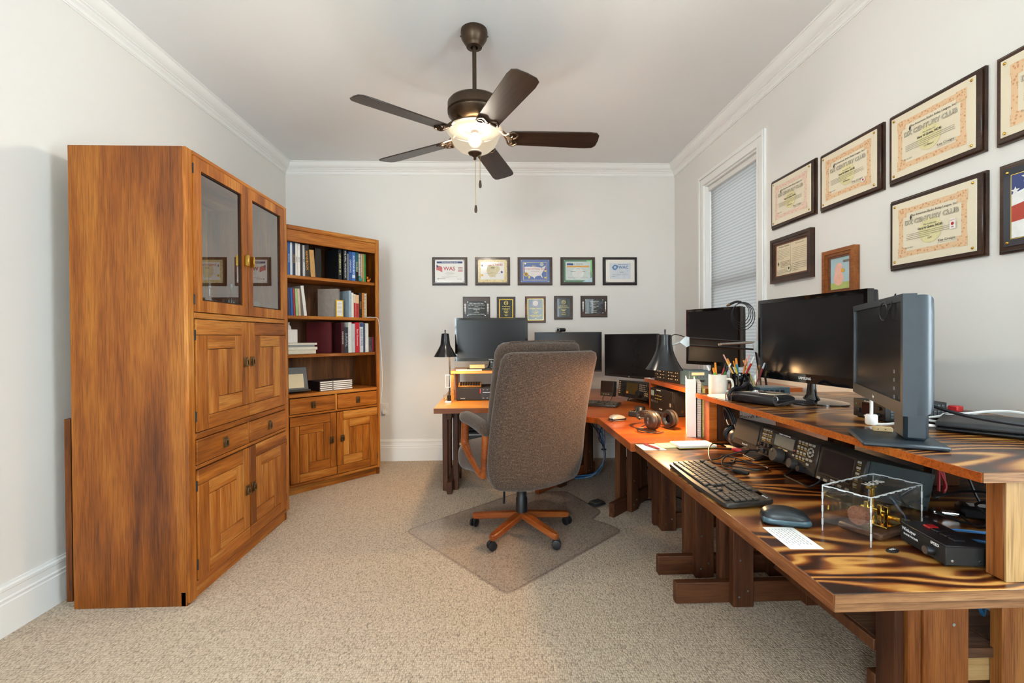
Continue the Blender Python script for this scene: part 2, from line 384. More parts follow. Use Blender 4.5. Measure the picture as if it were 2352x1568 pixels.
def window(name, Mx, w, z0, z1, shade=True):
    """local x along the wall, local +y into the room, y=0 wall face, opening 0..w"""
    o = bpy.data.objects.new(name, None); COL.objects.link(o); o.matrix_world = Mx; o['kind'] = 'structure'
    cw = .085
    for nm, a, b in (('casing', (-cw, 0), (0, 0)), ('casing', (w, 0), (w+cw, 0))):
        m = MB(); m.box((a[0], 0, z0-.02), (b[0], .014, z1+cw)); 
        e = a[0] if a[0] < 0 else b[0]-.03
        m.box((e, .014, z0-.02), (e+.03, .024, z1+cw), .004); m.box((a[0]+(.065 if a[0] < 0 else 0), .014, z0), (a[0]+(.085 if a[0] < 0 else .02), .018, z1), .002)
        m.obj(nm, M_TRIM, o)
    m = MB(); m.box((0, 0, z1), (w, .014, z1+cw)); m.box((-cw+.02, .014, z1+cw-.03), (w+cw-.02, .0235, z1+cw-.001), .004); m.box((0, .014, z1), (w, .018, z1+.02), .002); m.obj('head_casing', M_TRIM, o)
    m = MB(); m.box((-cw-.03, 0, z0-.045), (w+cw+.03, .05, z0-.02), .004); m.box((-cw, 0, z0-.12), (w+cw, .015, z0-.045)); m.obj('sill', M_TRIM, o)
    j = MB()
    for a, b in (((0, -.138, z0), (.012, 0, z1)), ((w-.012, -.138, z0), (w, 0, z1)), ((.012, -.138, z1-.012), (w-.012, 0, z1)), ((.012, -.138, z0), (w-.012, 0, z0+.012))): j.box(a, b)
    j.obj('jamb', M_TRIM, o)
    zm = (z0+z1)/2
    for nm, za, zb, y in (('upper_sash', zm-.02, z1-.012, -.12), ('lower_sash', z0+.012, zm+.02, -.095)):
        s = MB(); x0, x1 = .012, w-.012
        s.box((x0, y, za), (x0+.045, y+.025, zb), .003); s.box((x1-.045, y, za), (x1, y+.025, zb), .003)
        s.box((x0+.045, y, za), (x1-.045, y+.025, za+.045), .003); s.box((x0+.045, y, zb-.045), (x1-.045, y+.025, zb), .003)
        so = s.obj(nm, M_TRIM, o)
        bx('pane', (x0+.04, y+.011, za+.04), (x1-.04, y+.014, zb-.04), M_GLASS, so)
    if shade:
        m = MB(); n = 26; y = -.045
        zs = [z0+.02 + (z1-.02-z0-.02)*i/n for i in range(n+1)]
        A = []; x0, x1 = .016, w-.016
        for i, z in enumerate(zs):
            for dz, dy in ((0, 0), (.5*(zs[1]-zs[0]), .0016)):
                if i == n and dz: continue
                A.append((m.bm.verts.new((x0, y+dy, z+dz)), m.bm.verts.new((x1, y+dy, z+dz))))
        for p, q in zip(A, A[1:]): m.bm.faces.new((p[0], p[1], q[1], q[0]))
        m.obj('woven_shade', M_SHADE, o)
        bx('shade_head_rail', (.013, -.06, z1-.05), (w-.013, -.02, z1-.013), M_WHITE, o, .003)
    return o
window('window_1', T(XR, WY0, 0) @ RZ(PI/2), WY1-WY0, WZ0, WZ1)
window('window_2', T(XR, VY0, 0) @ RZ(PI/2), VY1-VY0, VZ0, VZ1, False)
window('fill_window_3', T(FX0, YF, 0), FX1-FX0, FZ0, FZ1, False)  # added unseen window, an opening for the left front fill light
window('fill_window_4', T(GX0, YF, 0), GX1-GX0, FZ0, FZ1, False)  # second added window out of view, lets in the right fill
# ------------------------------------------------------------------ tall cabinet and bookcase
def pull(parent, x, z, ring=True):
    """antique brass pull: back plate with a square ring standing proud"""
    m = MB()
    if ring:
        m.box((x-.017, -.004, z-.026), (x+.017, -.001, z+.026), .001)
        for a, b in (((x-.013, z-.022), (x-.006, z+.016)), ((x+.006, z-.022), (x+.013, z+.016)), ((x-.006, z-.022), (x+.006, z-.014)), ((x-.006, z+.008), (x+.006, z+.016))):
            m.box((a[0], -.014, a[1]), (b[0], -.004, b[1]), .001)
    else:
        m.box((x-.007, -.022, z-.028), (x+.007, -.001, z+.028), .0015)
    return m.obj('handle', M_BRASS_OLD if ring else M_BRASS, parent)
def whirl_door(parent, x0, x1, z0, z1, flip, hx, hz):
    """framed door of planks laid in a whirl; flip mirrors it"""
    d = bx('door', (x0, .001, z0), (x1, .012, z1), W_CAB_DARK, parent)
    X = lambda u: (x0+(x1-x0)*u) if not flip else (x1-(x1-x0)*u)
    Z = lambda v: z1-(z1-z0)*v
    L = [(0, 0, .855, .14, 0), (.855, 0, 1, .87, 1), (.19, .87, 1, 1, 0), (0, .14, .19, 1, 1), (.19, .14, .71, .27, 0), (.71, .14, .855, .72, 1),
         (.38, .72, .855, .87, 0), (.19, .27, .38, .87, 1), (.38, .27, .55, .72, 1), (.55, .27, .71, .72, 1)]
    g = .0012
    for a, b, c, e, up in L:
        xs = sorted((X(a), X(c))); zs = sorted((Z(b), Z(e))); q = random.uniform(0, .0008)
        bx('plank', (xs[0]+g, -.008-q, zs[0]+g), (xs[1]-g, .004, zs[1]-g), W_CAB_V if up else W_CAB_H, d, .0016)
    pull(d, hx, hz).location = (0, -.009, 0)
    return d
def hinges(parent, x, zs):
    for z in zs: MB().cyl((x, -.004, z-.022), (x, -.004, z+.022), .004, seg=8).obj('hinge', M_BLACKM, parent)
def drawer(parent, x0, x1, z0, z1):
    d = bx('drawer', (x0, -.006, z0), (x1, .02, z1), W_CAB_H, parent, .002)
    pull(d, (x0+x1)/2, (z0+z1)/2).location = (0, -.006, 0)
    return d
ZT = 1.968
def tall_cabinet():
    Wd, D = .99, .485
    o = thing('display_cabinet', 'tall wooden cabinet with two glass doors above plank-patterned doors', 'cabinet', (-1.31, 2.098, 0), PI/2)
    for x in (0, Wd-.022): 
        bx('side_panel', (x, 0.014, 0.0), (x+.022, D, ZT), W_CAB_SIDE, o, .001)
    bx('back_panel', (.022, D-.012, .08), (Wd-.022, D-.002, ZT-.01), W_CAB_PALE, o)
    bx('top', (.022, .012, ZT-.025), (Wd-.022, D-.012, ZT), W_CAB_H, o)
    bx('cabinet_floor', (.022, .02, .08), (Wd-.022, D-.012, .1), W_CAB_IN, o)
    # face frame
    for x in (0, Wd-.045): bx('stile', (x, -.002, .012 if x == 0 else .06), (x+.045, .016, ZT), W_CAB_V, o, .003)
    xa, xb = .045, Wd-.045; xm = (xa+xb)/2
    for z0, z1 in ((1.948, ZT), (1.237, 1.263), (.706, .733), (.574, .59), (.062, .084)):
        bx('rail', (xa, -.004, z0), (xb, .016, z1), W_CAB_H, o, .003)
    bx('drawer_divider', (xm-.006, -.002, .59), (xm+.006, .02, .706), W_CAB_V, o)
    bx('plinth', (.0, .018, 0), (Wd, .04, .062), W_CAB_H, o, .002)
    bx('inner_shelf', (.022, .03, 1.232), (Wd-.022, D-.012, 1.25), W_CAB_PALE, o)
    for x0, x1, hx in ((xa, xm-.002, xm-.028), (xm+.002, xb, xm+.028)):
        z0, z1 = 1.266, 1.945; sw = .052
        d = ring(MB(), x0, z0, x1, z1, sw, -.008, .014).obj('glass_door', W_CAB_V, o)
        i = .006
        m = MB()
        for a, b in (((x0+sw, z0+sw), (x0+sw+i, z1-sw)), ((x1-sw-i, z0+sw), (x1-sw, z1-sw)), ((x0+sw+i, z0+sw), (x1-sw-i, z0+sw+i)), ((x0+sw+i, z1-sw-i), (x1-sw-i, z1-sw))):
            m.box((a[0], -.003, a[1]), (b[0], .012, b[1]))
        m.obj('glazing_bead', W_CAB_DARK, d)
        bx('pane', (x0+sw+.001, .003, z0+sw+.001), (x1-sw-.001, .006, z1-sw-.001), M_DOORGLASS, d)
        pull(d, hx, 1.555, False).location = (0, -.008, 0)
        hinges(d, x0 if x0 < xm-.1 and hx < xm else x1, (1.32, 1.89))
    for z0, z1, hz in ((.736, 1.234, 1.025), (.087, .571, .352)):
        whirl_door(o, xa+.003, xm-.002, z0, z1, False, xm-.032, hz)
        whirl_door(o, xm+.002, xb-.003, z0, z1, True, xm+.032, hz)
        hinges(o, xa+.001, (z0+.07, z1-.07)); hinges(o, xb-.001, (z0+.07, z1-.07))
    drawer(o, xa+.004, xm-.009, .594, .702); drawer(o, xm+.009, xb-.004, .594, .702)
    return o
tall_cabinet()
# a board standing in the gap behind the cabinet
tag(bx('leaning_board', (-1.878, 2.16, 0), (-1.852, 2.75, .80), W_CAB_SIDE), 'dark wooden board standing between the tall cabinet and the wall', 'board')
# glassware behind the cabinet's panes (local: world coordinates)
ZS = 1.2505
def glassware(name, label, cat, prof, x, y):
    o = MB().lathe(prof, 20).obj(name, M_GLASS); o.location = (x, y, ZS); return tag(o, label, cat)
glassware('glass_decanter', 'clear glass decanter with stopper behind the left cabinet pane', 'decanter', [(0, 0), (.045, 0), (.052, .02), (.05, .07), (.03, .1), (.014, .115), (.014, .15), (.022, .155), (.02, .175), (.024, .19), (.012, .205), (0, .206)], -1.45, 2.50)
glassware('glass_candlestick', 'slim clear glass candlestick beside the decanter', 'candlestick', [(0, 0), (.04, 0), (.035, .01), (.01, .03), (.012, .07), (.008, .1), (.014, .13), (.022, .14), (.022, .18), (.014, .182), (.014, .15), (0, .148)], -1.38, 2.575)
glassware('glass_tumbler', 'small frosted glass tumbler near the middle cabinet stile', 'glass', [(0, 0), (.028, 0), (.032, .11), (.03, .112), (.026, .008), (0, .007)], -1.46, 2.70)
g_ = MB().lathe([(0, 0), (.05, 0), (.058, .02), (.058, .1), (.05, .118), (.047, .117), (.053, .1), (.053, .012), (0, .01)], 24).obj('glass_mug', M_GLASS); g_.location = (-1.44, 2.9, ZS)
tag(g_, 'round glass mug behind the right cabinet pane', 'mug')
MB().tube(bez([(.052, .03, .095), (.075, .05, .09), (.08, .055, .05), (.052, .03, .025)]), .005, 8).obj('handle', M_GLASS, g_)
tag(bx('black_box', (-1.56, 2.30, ZS), (-1.50, 2.60, ZS+.09), M_GLOSS, None, .004), 'low black box behind the glassware in the tall cabinet', 'box')
# ------------------------------------------------------------------ bookcase, set across the corner
BKA = math.atan2(.740, .673); BKW, BKD = .80, .36
BKO = Vector((-.967, 4.08, 0)) - Vector((.673, .740, 0))*BKW
def bookcase():
    o = thing('bookcase', 'wooden bookcase with open shelves above two drawers and plank doors', 'bookcase', BKO, BKA)
    Wd, D = BKW, BKD
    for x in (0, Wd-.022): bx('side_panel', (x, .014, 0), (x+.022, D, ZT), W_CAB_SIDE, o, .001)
    bx('back_panel', (.022, D-.012, .08), (Wd-.022, D-.002, ZT-.01), W_CAB_IN, o)
    bx('top', (.022, .012, ZT-.025), (Wd-.022, D-.012, ZT), W_CAB_H, o)
    for x in (0, Wd-.032): bx('stile', (x, -.002, .06), (x+.032, .016, ZT), W_CAB_V, o, .003)
    xa, xb = .032, Wd-.032; xm = (xa+xb)/2
    for z0, z1 in ((1.935, ZT), (1.85, 1.934), (.712, .738), (.574, .59), (.062, .084)):
        bx('rail', (xa, -.003 if z0 != 1.85 else .001, z0), (xb, .016, z1), W_CAB_H, o, .003)
    for z in (1.586, 1.29, 1.004):
        bx('shelf', (.022, .03, z), (Wd-.022, D-.012, z+.024), W_CAB_H, o, .002)
    bx('shelf', (.022, .016, .712), (Wd-.022, D-.012, .736), W_CAB_H, o)
    bx('drawer_divider', (xm-.006, -.001, .59), (xm+.006, .02, .712), W_CAB_V, o)
    bx('plinth', (.004, .03, 0), (Wd-.004, .05, .062), W_CAB_H, o, .002)
    for z in (1.12, .80):
        for x in (.2,): MB().cyl((x, D-.013, z), (x, D-.010, z), .016, seg=16).obj('cable_grommet', M_BLACKM, o)
    whirl_door(o, xa+.002, xm-.002, .087, .571, False, xm-.045, .362)
    whirl_door(o, xm+.002, xb-.002, .087, .571, True, xm+.045, .362)
    hinges(o, xb-.001, (.16, .5))
    drawer(o, xa+.004, xm-.009, .594, .705); drawer(o, xm+.009, xb-.004, .594, .705)
    return o
bookcase()
BKM = T(*BKO) @ RZ(BKA)
def bkpos(x, y, z): return BKM @ Vector((x, y, z))
BC = {}
def cover(col):
    k = 'book_cover_'+col
    return plain(k, col, .5, 0, .08, 30)
PAGES = plain('book_pages', 'D9D0BC', .85, 0, .08, 200)
def book(label, x, z, wd, ht, dp, col, lean=0, title=None, tcol='E8E2C8', y=.045, band=None, name='book', group=None, cat='book', tsize=None, spiral=False):
    """book standing on a shelf, spine toward the room. x = left edge in bookcase space"""
    if spiral: name = 'spiral_bound_book'
    o = thing(name, label, cat, bkpos(x, y, z+.0005), BKA, group)
    R = RY(lean) if lean <= 0 else T(wd, 0, 0) @ RY(lean) @ T(-wd, 0, 0)
    c = cover(col); t = min(.003, wd*.18)
    bx('cover', (0, 0, 0), (t, dp, ht), c, o, 0, R); bx('cover', (wd-t, 0, 0), (wd, dp, ht), c, o, 0, R)
    if spiral:
        m = MB()
        for k in range(int(ht/.012)): m.tube([(wd/2+.5*wd*math.cos(a), .004+.006*math.sin(a), .008+k*.012) for a in (0, PI/2, PI, 3*PI/2)], .0012, 5, True, R)
        m.obj('spiral_wire', M_BLACK, o)
    else:
        bx('spine', (t, 0, 0), (wd-t, t, ht), c, o, .0005, R)
    bx('pages', (t, t, .003), (wd-t, dp-.004, ht-.003), PAGES, o, 0, R)
    if band:
        for z0, z1, bc in band: bx('spine_band', (t*.4, -.0006, ht*z0), (wd-t*.4, .0004, ht*z1), cover(bc), o, 0, R)
    if title:
        s = tsize or min(wd*.75, ht*.9/len(title)*1.55)
        text(title, s, plain('spine_ink_'+tcol, tcol, .5), o, R @ T(wd/2, -.0012, ht*.5) @ RX(PI/2) @ RZ(-PI/2), 'spine_lettering')
    return o
def lay_books():
    S1, S2, S3, S4 = 1.61, 1.314, 1.028, .736
    top = [ # width, height, colour, title, ink, description
        (.02, .235, '2F8A4A', None, '', 'green paperback at the left end of the top shelf'),
        (.016, .245, '2A5AA8', 'ANTENNAS', 'E8E8E8', 'blue paperback second on the top shelf'),
        (.016, .24, 'D8E0E8', None, '', 'pale blue booklet third on the top shelf'),
        (.02, .245, '20304E', 'CIRCUITS', 'E0B040', 'navy paperback with yellow spine lettering on the top shelf'),
        (.016, .24, 'E6E4E0', 'RADIO', '303030', 'white paperback with dark lettering on the top shelf'),
        (.018, .238, 'F0EEEA', 'DATA', '404040', 'glossy white paperback right of the dark-lettered one on the top shelf'),
        (.016, .235, '1C1C22', None, '', 'thin black paperback among the white ones on the top shelf'),
        (.018, .232, 'C9C9CC', 'QST', '222222', 'silver grey paperback before the first handbook on the top shelf'),
        (.034, .24, '2B2724', 'HANDBOOK', 'E8A020', 'dark handbook with orange HANDBOOK lettering on the top shelf'),
        (.036, .205, 'C79A5E', None, '', 'thick tan book right of the orange-lettered handbook')]
    x = .034
    for k, (wd, ht, c, t, ic, lb) in enumerate(top):
        book(lb, x, S1, wd, ht, .2, c, 0 if k < 8 else -.06 if k == 9 else -.03, t, ic or 'E8E2C8'); x += wd+.0015+(.008 if k > 7 else 0)
    book('large black binder standing dark beside the tan book', x+.012, S1, .05, .232, .25, '0C0C0E', 0, None, y=.09)
    x = .455
    right = [(.028, .245, '14181C', 'HANDBOOK 2014', 'F0E8A0', 'black handbook with pale yellow HANDBOOK lettering'),
        (.032, .255, '101216', 'THE ARRL HANDBOOK', 'D8D8DC', 'tall black handbook with white THE ARRL HANDBOOK lettering'),
        (.014, .215, '7C8084', None, '', 'thin grey booklet right of the tall black handbook'),
        (.026, .236, '34548C', 'OPERATING', 'D0D8E8', 'dark blue manual left of the antenna book'),
        (.03, .236, '3E6FB4', 'ANTENNA BOOK', 'F0F0F0', 'bright blue book with ANTENNA BOOK lettering'),
        (.026, .236, '1E5A66', 'Low-Band', 'F0D890', 'teal and black book with yellow lettering on the top shelf')]
    for k, (wd, ht, c, t, ic, lb) in enumerate(right):
        book(lb, x, S1, wd, ht, .2, c, 0, t, ic or 'E8E2C8', band=[(.0, .34, '121416')] if k == 5 else [(.1, .2, 'C8D0DC')] if k == 4 else None)
        x += wd + (.016 if k == 0 else .0015)
    for wd, c, lb in ((.022, '7D7A86', 'grey spiral bound book on the top shelf'), (.016, 'A07848', 'brown spiral bound book on the top shelf'), (.012, 'B08A50', 'thin tan booklet beside the green book on the top shelf')):
        book(lb, x, S1, wd, .232, .2, c, 0, spiral='spiral' in lb); x += wd+.001
    book('green book at the right end of the top shelf', x, S1, .014, .23, .2, '1F8A46', 0)
    # second shelf
    x = .034
    for wd, ht, c, lb, ln in ((.018, .215, 'E4E4E2', 'white booklet at the left of the second shelf', .02), (.018, .205, '243A66', 'navy booklet second on the second shelf', .02), (.014, .2, '2C66B0', 'blue booklet third on the second shelf', .03),
                          (.012, .2, 'B03038', 'thin red booklet on the second shelf', .03), (.018, .2, 'A8C88C', 'pale green booklet on the second shelf', .03), (.016, .2, 'E0C8B0', 'peach booklet leaning on the second shelf', .05), (.022, .225, 'ECEAE6', 'white binder leaning at the end of the left row', -.11)):
        book(lb, x + (.02 if ln < 0 else 0), S2, wd, ht, .2, c, -abs(ln)); x += wd+.004
    o = book('grey marbled hardback turned cover out on the second shelf', .455, S2, .03, .225, .17, 'A09890', 0, y=.06)
    o.rotation_euler.z = BKA+.55
    c = thing('small_note_card', 'yellow framed note card leaning on the grey hardback', 'card', bkpos(.435, .05, S2+.001), BKA+.2)
    bx('card', (0, 0, 0), (.075, .003, .135), plain('yellow_card', 'D8B028', .6), c); bx('note_paper', (.01, -.0006, .008), (.065, 0, .127), M_PAPER, c)
    for k in range(9): bx('writing_line', (.016, -.0009, .02+k*.011), (.058, -.0005, .0215+k*.011), M_GREY, c)
    x = .545
    for wd, ht, c, t, ic, lb in ((.022, .215, '9FB4C0', None, '', 'pale blue textbook on the second shelf'), (.018, .2, 'E0DCD0', None, '', 'cream paperback right of the pale blue textbook'), (.018, .19, 'D8C8AC', None, '', 'beige paperback before the red and cream book'),
                         (.028, .185, 'E2B890', None, '', 'red and cream hardback on the second shelf'), (.026, .205, '241C18', 'RADIO', 'C89030', 'black book with ochre lettering on the second shelf'), (.018, .205, 'C87A34', 'DIGITAL', '402010', 'orange paperback on the second shelf'), (.026, .205, 'B89868', None, '', 'ribbed tan manual ending the second shelf row')):
        book(lb, x, S2, wd, ht, .19, c, 0, t, ic or 'E8E2C8', band=[(0, .62, 'B02A30')] if 'red and' in lb else None, spiral='ribbed' in lb); x += wd+.0015
    # third shelf
    o = book('large maroon binder turned cover out on the third shelf', .40, S3, .02, .245, .2, '5A1A20', 0, y=.07); o.rotation_euler.z = BKA+.62
    x = .475
    for wd, ht, c, t, ic, lb in ((.024, .24, '4A1820', 'HANDBOOK', 'E0D0C0', 'maroon spined handbook on the third shelf'), (.034, .205, '26303C', 'SURVIVAL', 'B0B8C0', 'dark slate book on the third shelf'), (.03, .245, 'D8D8D4', None, '', 'tall light grey textbook on the third shelf'),
                         (.028, .235, 'BCC0C2', None, '', 'silver textbook left of the red one'), (.04, .245, 'C01E2C', 'Basic Electronics', 'F0E0E0', 'bright red textbook on the third shelf'), (.032, .245, 'C8CCD0', 'SOLID STATE', '304060', 'pale textbook right of the red one'), (.016, .235, '3C4A60', None, '', 'thin navy book between two pale ones on the third shelf'), (.03, .24, 'E2E0D8', None, '', 'white textbook ending the third shelf row')):
        book(lb, x, S3, wd, ht, .19, c, 0, t, ic or 'E8E2C8', band=[(.86, .99, '2E4A70')] if 'STATE' in str(t) else None); x += wd+.002
    d = thing('metal_bookend', 'embossed silver bookend plate with red edge on the third shelf', 'bookend', bkpos(.7275, .05, S3+.0005), BKA)
    bx('plate', (0, 0, 0), (.004, .1, .125), M_STEEL, d); bx('plate', (.004, 0, 0), (.034, .01, .125), plain('embossed_silver', '8C8C92', .35, .9, .35, 90, .6), d); bx('edge', (.035, 0, 0), (.048, .09, .125), plain('red_edge', '8A2030', .5), d)
    # papers and white box at the left of the third shelf
    z = S3+.0005
    for k, (h, c, dx, lb) in enumerate(((.03, 'DDD8C4', .0, 'cream box file at the bottom of the paper stack'), (.022, 'E6E2D0', .012, 'ivory folder second in the paper stack'), (.012, '98A0A0', -.01, 'grey folder in the paper stack'), (.016, 'E4E0D0', .01, 'cream folder on top of the paper stack'))):
        tag(MB().box((-.12, -.1, 0), (.12, .1, h), .002).obj('paper_folder', plain('folder_'+c, c, .7)), lb, 'folder', 'stacked folders')
        q = bpy.context.scene.objects[-1] if False else COL.objects[-1]; q.location = bkpos(.152+dx, .16, z); q.rotation_euler.z = BKA; z += h+.001
    t = thing('tissue_box', 'white tissue box standing on the folder stack', 'box', bkpos(.10, .14, z), BKA)
    bx('box', (-.045, -.05, 0), (.045, .05, .1), M_PAPER, t, .003); MB().lathe([(0, .1), (.02, .1), (.018, .12), (.006, .14), (.01, .155), (0, .15)], 10).obj('tissue', M_PAPER, t)
    # fourth shelf: framed certificate and stack of magazines
    f = thing('certificate_holder', 'black easel frame leaning at the left of the lowest open shelf', 'frame', bkpos(.045, .07, S4+.0105), BKA-.05, rx=-.22)
    bx('frame_back', (0, 0, .012), (.17, .012, .19), M_BLACK, f, .003); bx('frame_front', (.006, -.004, .018), (.164, .0, .184), M_GREY, f); bx('document', (.02, -.006, .03), (.135, -.004, .135), M_CREAM, f); bx('base', (0, -.03, 0), (.17, .04, .012), M_BLACK, f)
    z = S4+.0008
    for k in range(5):
        b = thing('boxed_volume', ['bottom', 'second from bottom', 'middle', 'second from top', 'top'][k]+' slim volume of the white-edged stack on the lowest open shelf', 'book', bkpos(.29+random.uniform(-.003, .003), .05, z), BKA, 'stack of five white volumes')
        bx('cover', (0, 0, 0), (.28, .19, .003), cover('2A1C22'), b); bx('pages', (.008, .0, .003), (.28, .19, .0125), M_PAPER, b); bx('cover', (0, 0, .0125), (.28, .19, .0145), cover('3A2A30'), b)
        bx('spine', (0, 0, .003), (.008, .19, .0125), cover('2A1C22'), b); bx('spine_mark', (.105, -.0006, .004), (.118, 0, .009), M_BLACKM, b); z += .0152
    # two tiny animal figures
    for nm, col, x, lb in (('cat_figurine', '2A8A84', .645, 'tiny teal cat figurine in front of the books'), ('cat_figurine', 'C8701E', .72, 'tiny orange cat figurine by the bookcase side')):
        c = thing(nm, lb, 'figurine', bkpos(x, .035, S1+.0005), BKA)
        m = plain('glaze_'+col, col, .25)
        MB().rbox(.012, .009, .012, .008, 4, T(0, 0, .012)).rbox(.008, .008, .008, .006, 4, T(-.008, 0, .034)).tube(bez([(.01, 0, .012), (.018, 0, .02), (.016, 0, .034)]), .003, 6).cyl((-.013, 0, .04), (-.014, 0, .048), .004, .0005, 6).cyl((-.004, 0, .04), (-.003, 0, .048), .004, .0005, 6).obj('body', m, c)
    # white charger cable over the shelf edge
    p = [bkpos(.70, .03, S2+.004), bkpos(.74, .01, S2+.004), bkpos(.778, -.012, S2-.01), bkpos(.79, -.016, S2-.12), bkpos(.808, -.016, S2-.35), bkpos(.812, -.012, S2-.6), bkpos(.815, .05, .45)]
    tag(MB().tube(bez(p), .0022, 6).obj('charger_cable', M_WHITE), 'thin white cable hanging down the right side of the bookcase', 'cable')
lay_books()
# wall outlet beside the bookcase
o = thing('wall_outlet', 'white wall outlet beside the bookcase with a plug in it', 'outlet', (-1.025, YB, .48))
bx('plate', (-.035, -.006, -.058), (.035, 0, .058), M_WHITE, o, .002); bx('socket', (-.016, -.009, .008), (.016, -.006, .038), M_WHITE, o, .002); bx('plug', (-.016, -.035, -.04), (.016, -.006, -.01), M_WHITE, o, .004)
# ------------------------------------------------------------------ ceiling fan
M_BRONZE = plain('dark_bronze', '4A3A2C', .38, .75, .12, 50)
M_BLADE = wood('fan_blade_laminate', '241A14', '35271E', '44332A', axis=0, rough=.33, fine=.8)
M_BLADE.node_tree.nodes['Principled BSDF'].inputs['Specular IOR Level'].default_value = .4
def frosted_bowl():
    t = NT('frosted_bowl_glass'); t.t.nodes.remove(t.b); v = t.coords(); n = t.noise(v, 12, 2)
    tr = t.n('ShaderNodeBsdfTransparent'); tr.inputs[0].default_value = (1, .96, .9, 1)
    em = t.n('ShaderNodeEmission'); t.l(t.ramp(n, [(.3, (1, .84, .6, 1)), (.7, (1, .88, .68, 1))]), em.inputs[0]); em.inputs[1].default_value = .3
    gl = t.n('ShaderNodeBsdfGlossy'); gl.inputs['Roughness'].default_value = .25
    m0 = t.n('ShaderNodeMixShader'); m0.inputs[0].default_value = .04; t.l(em.outputs[0], m0.inputs[1]); t.l(gl.outputs[0], m0.inputs[2])
    m1 = t.n('ShaderNodeMixShader'); m1.inputs[0].default_value = .6; t.l(tr.outputs[0], m1.inputs[1]); t.l(m0.outputs[0], m1.inputs[2])
    t.l(m1.outputs[0], t.out.inputs[0]); return t.m
def uplight_plate_glass():
    t = NT('added_uplight_glass'); t.t.nodes.remove(t.b); v = t.coords(); n = t.noise(v, 60, 2)
    tr = t.n('ShaderNodeBsdfTransparent'); tr.inputs[0].default_value = (1, .9, .72, 1); df = t.n('ShaderNodeBsdfDiffuse'); t.l(t.ramp(n, [(.3, (.05, .04, .03, 1)), (.7, (.06, .05, .04, 1))]), df.inputs[0])
    m1 = t.n('ShaderNodeMixShader'); m1.inputs[0].default_value = .8; t.l(tr.outputs[0], m1.inputs[1]); t.l(df.outputs[0], m1.inputs[2]); t.l(m1.outputs[0], t.out.inputs[0]); return t.m
def glow_bulb():
    t = NT('glowing_bulb'); t.t.nodes.remove(t.b)
    lw = t.n('ShaderNodeLayerWeight'); lw.inputs[0].default_value = .5
    em = t.n('ShaderNodeEmission'); em.inputs[0].default_value = (1, .83, .55, 1)
    t.l(t.ramp(lw.outputs['Facing'], [(0, (5, 5, 5, 1)), (.55, (1.6, 1.6, 1.6, 1)), (1, (.0, .0, .0, 1))]), em.inputs[1])
    tr = t.n('ShaderNodeBsdfTransparent'); ad = t.n('ShaderNodeAddShader'); t.l(em.outputs[0], ad.inputs[0]); t.l(tr.outputs[0], ad.inputs[1])
    t.l(ad.outputs[0], t.out.inputs[0]); return t.m
M_BULB = glow_bulb()
FANX, FANY = -.0965, 2.54
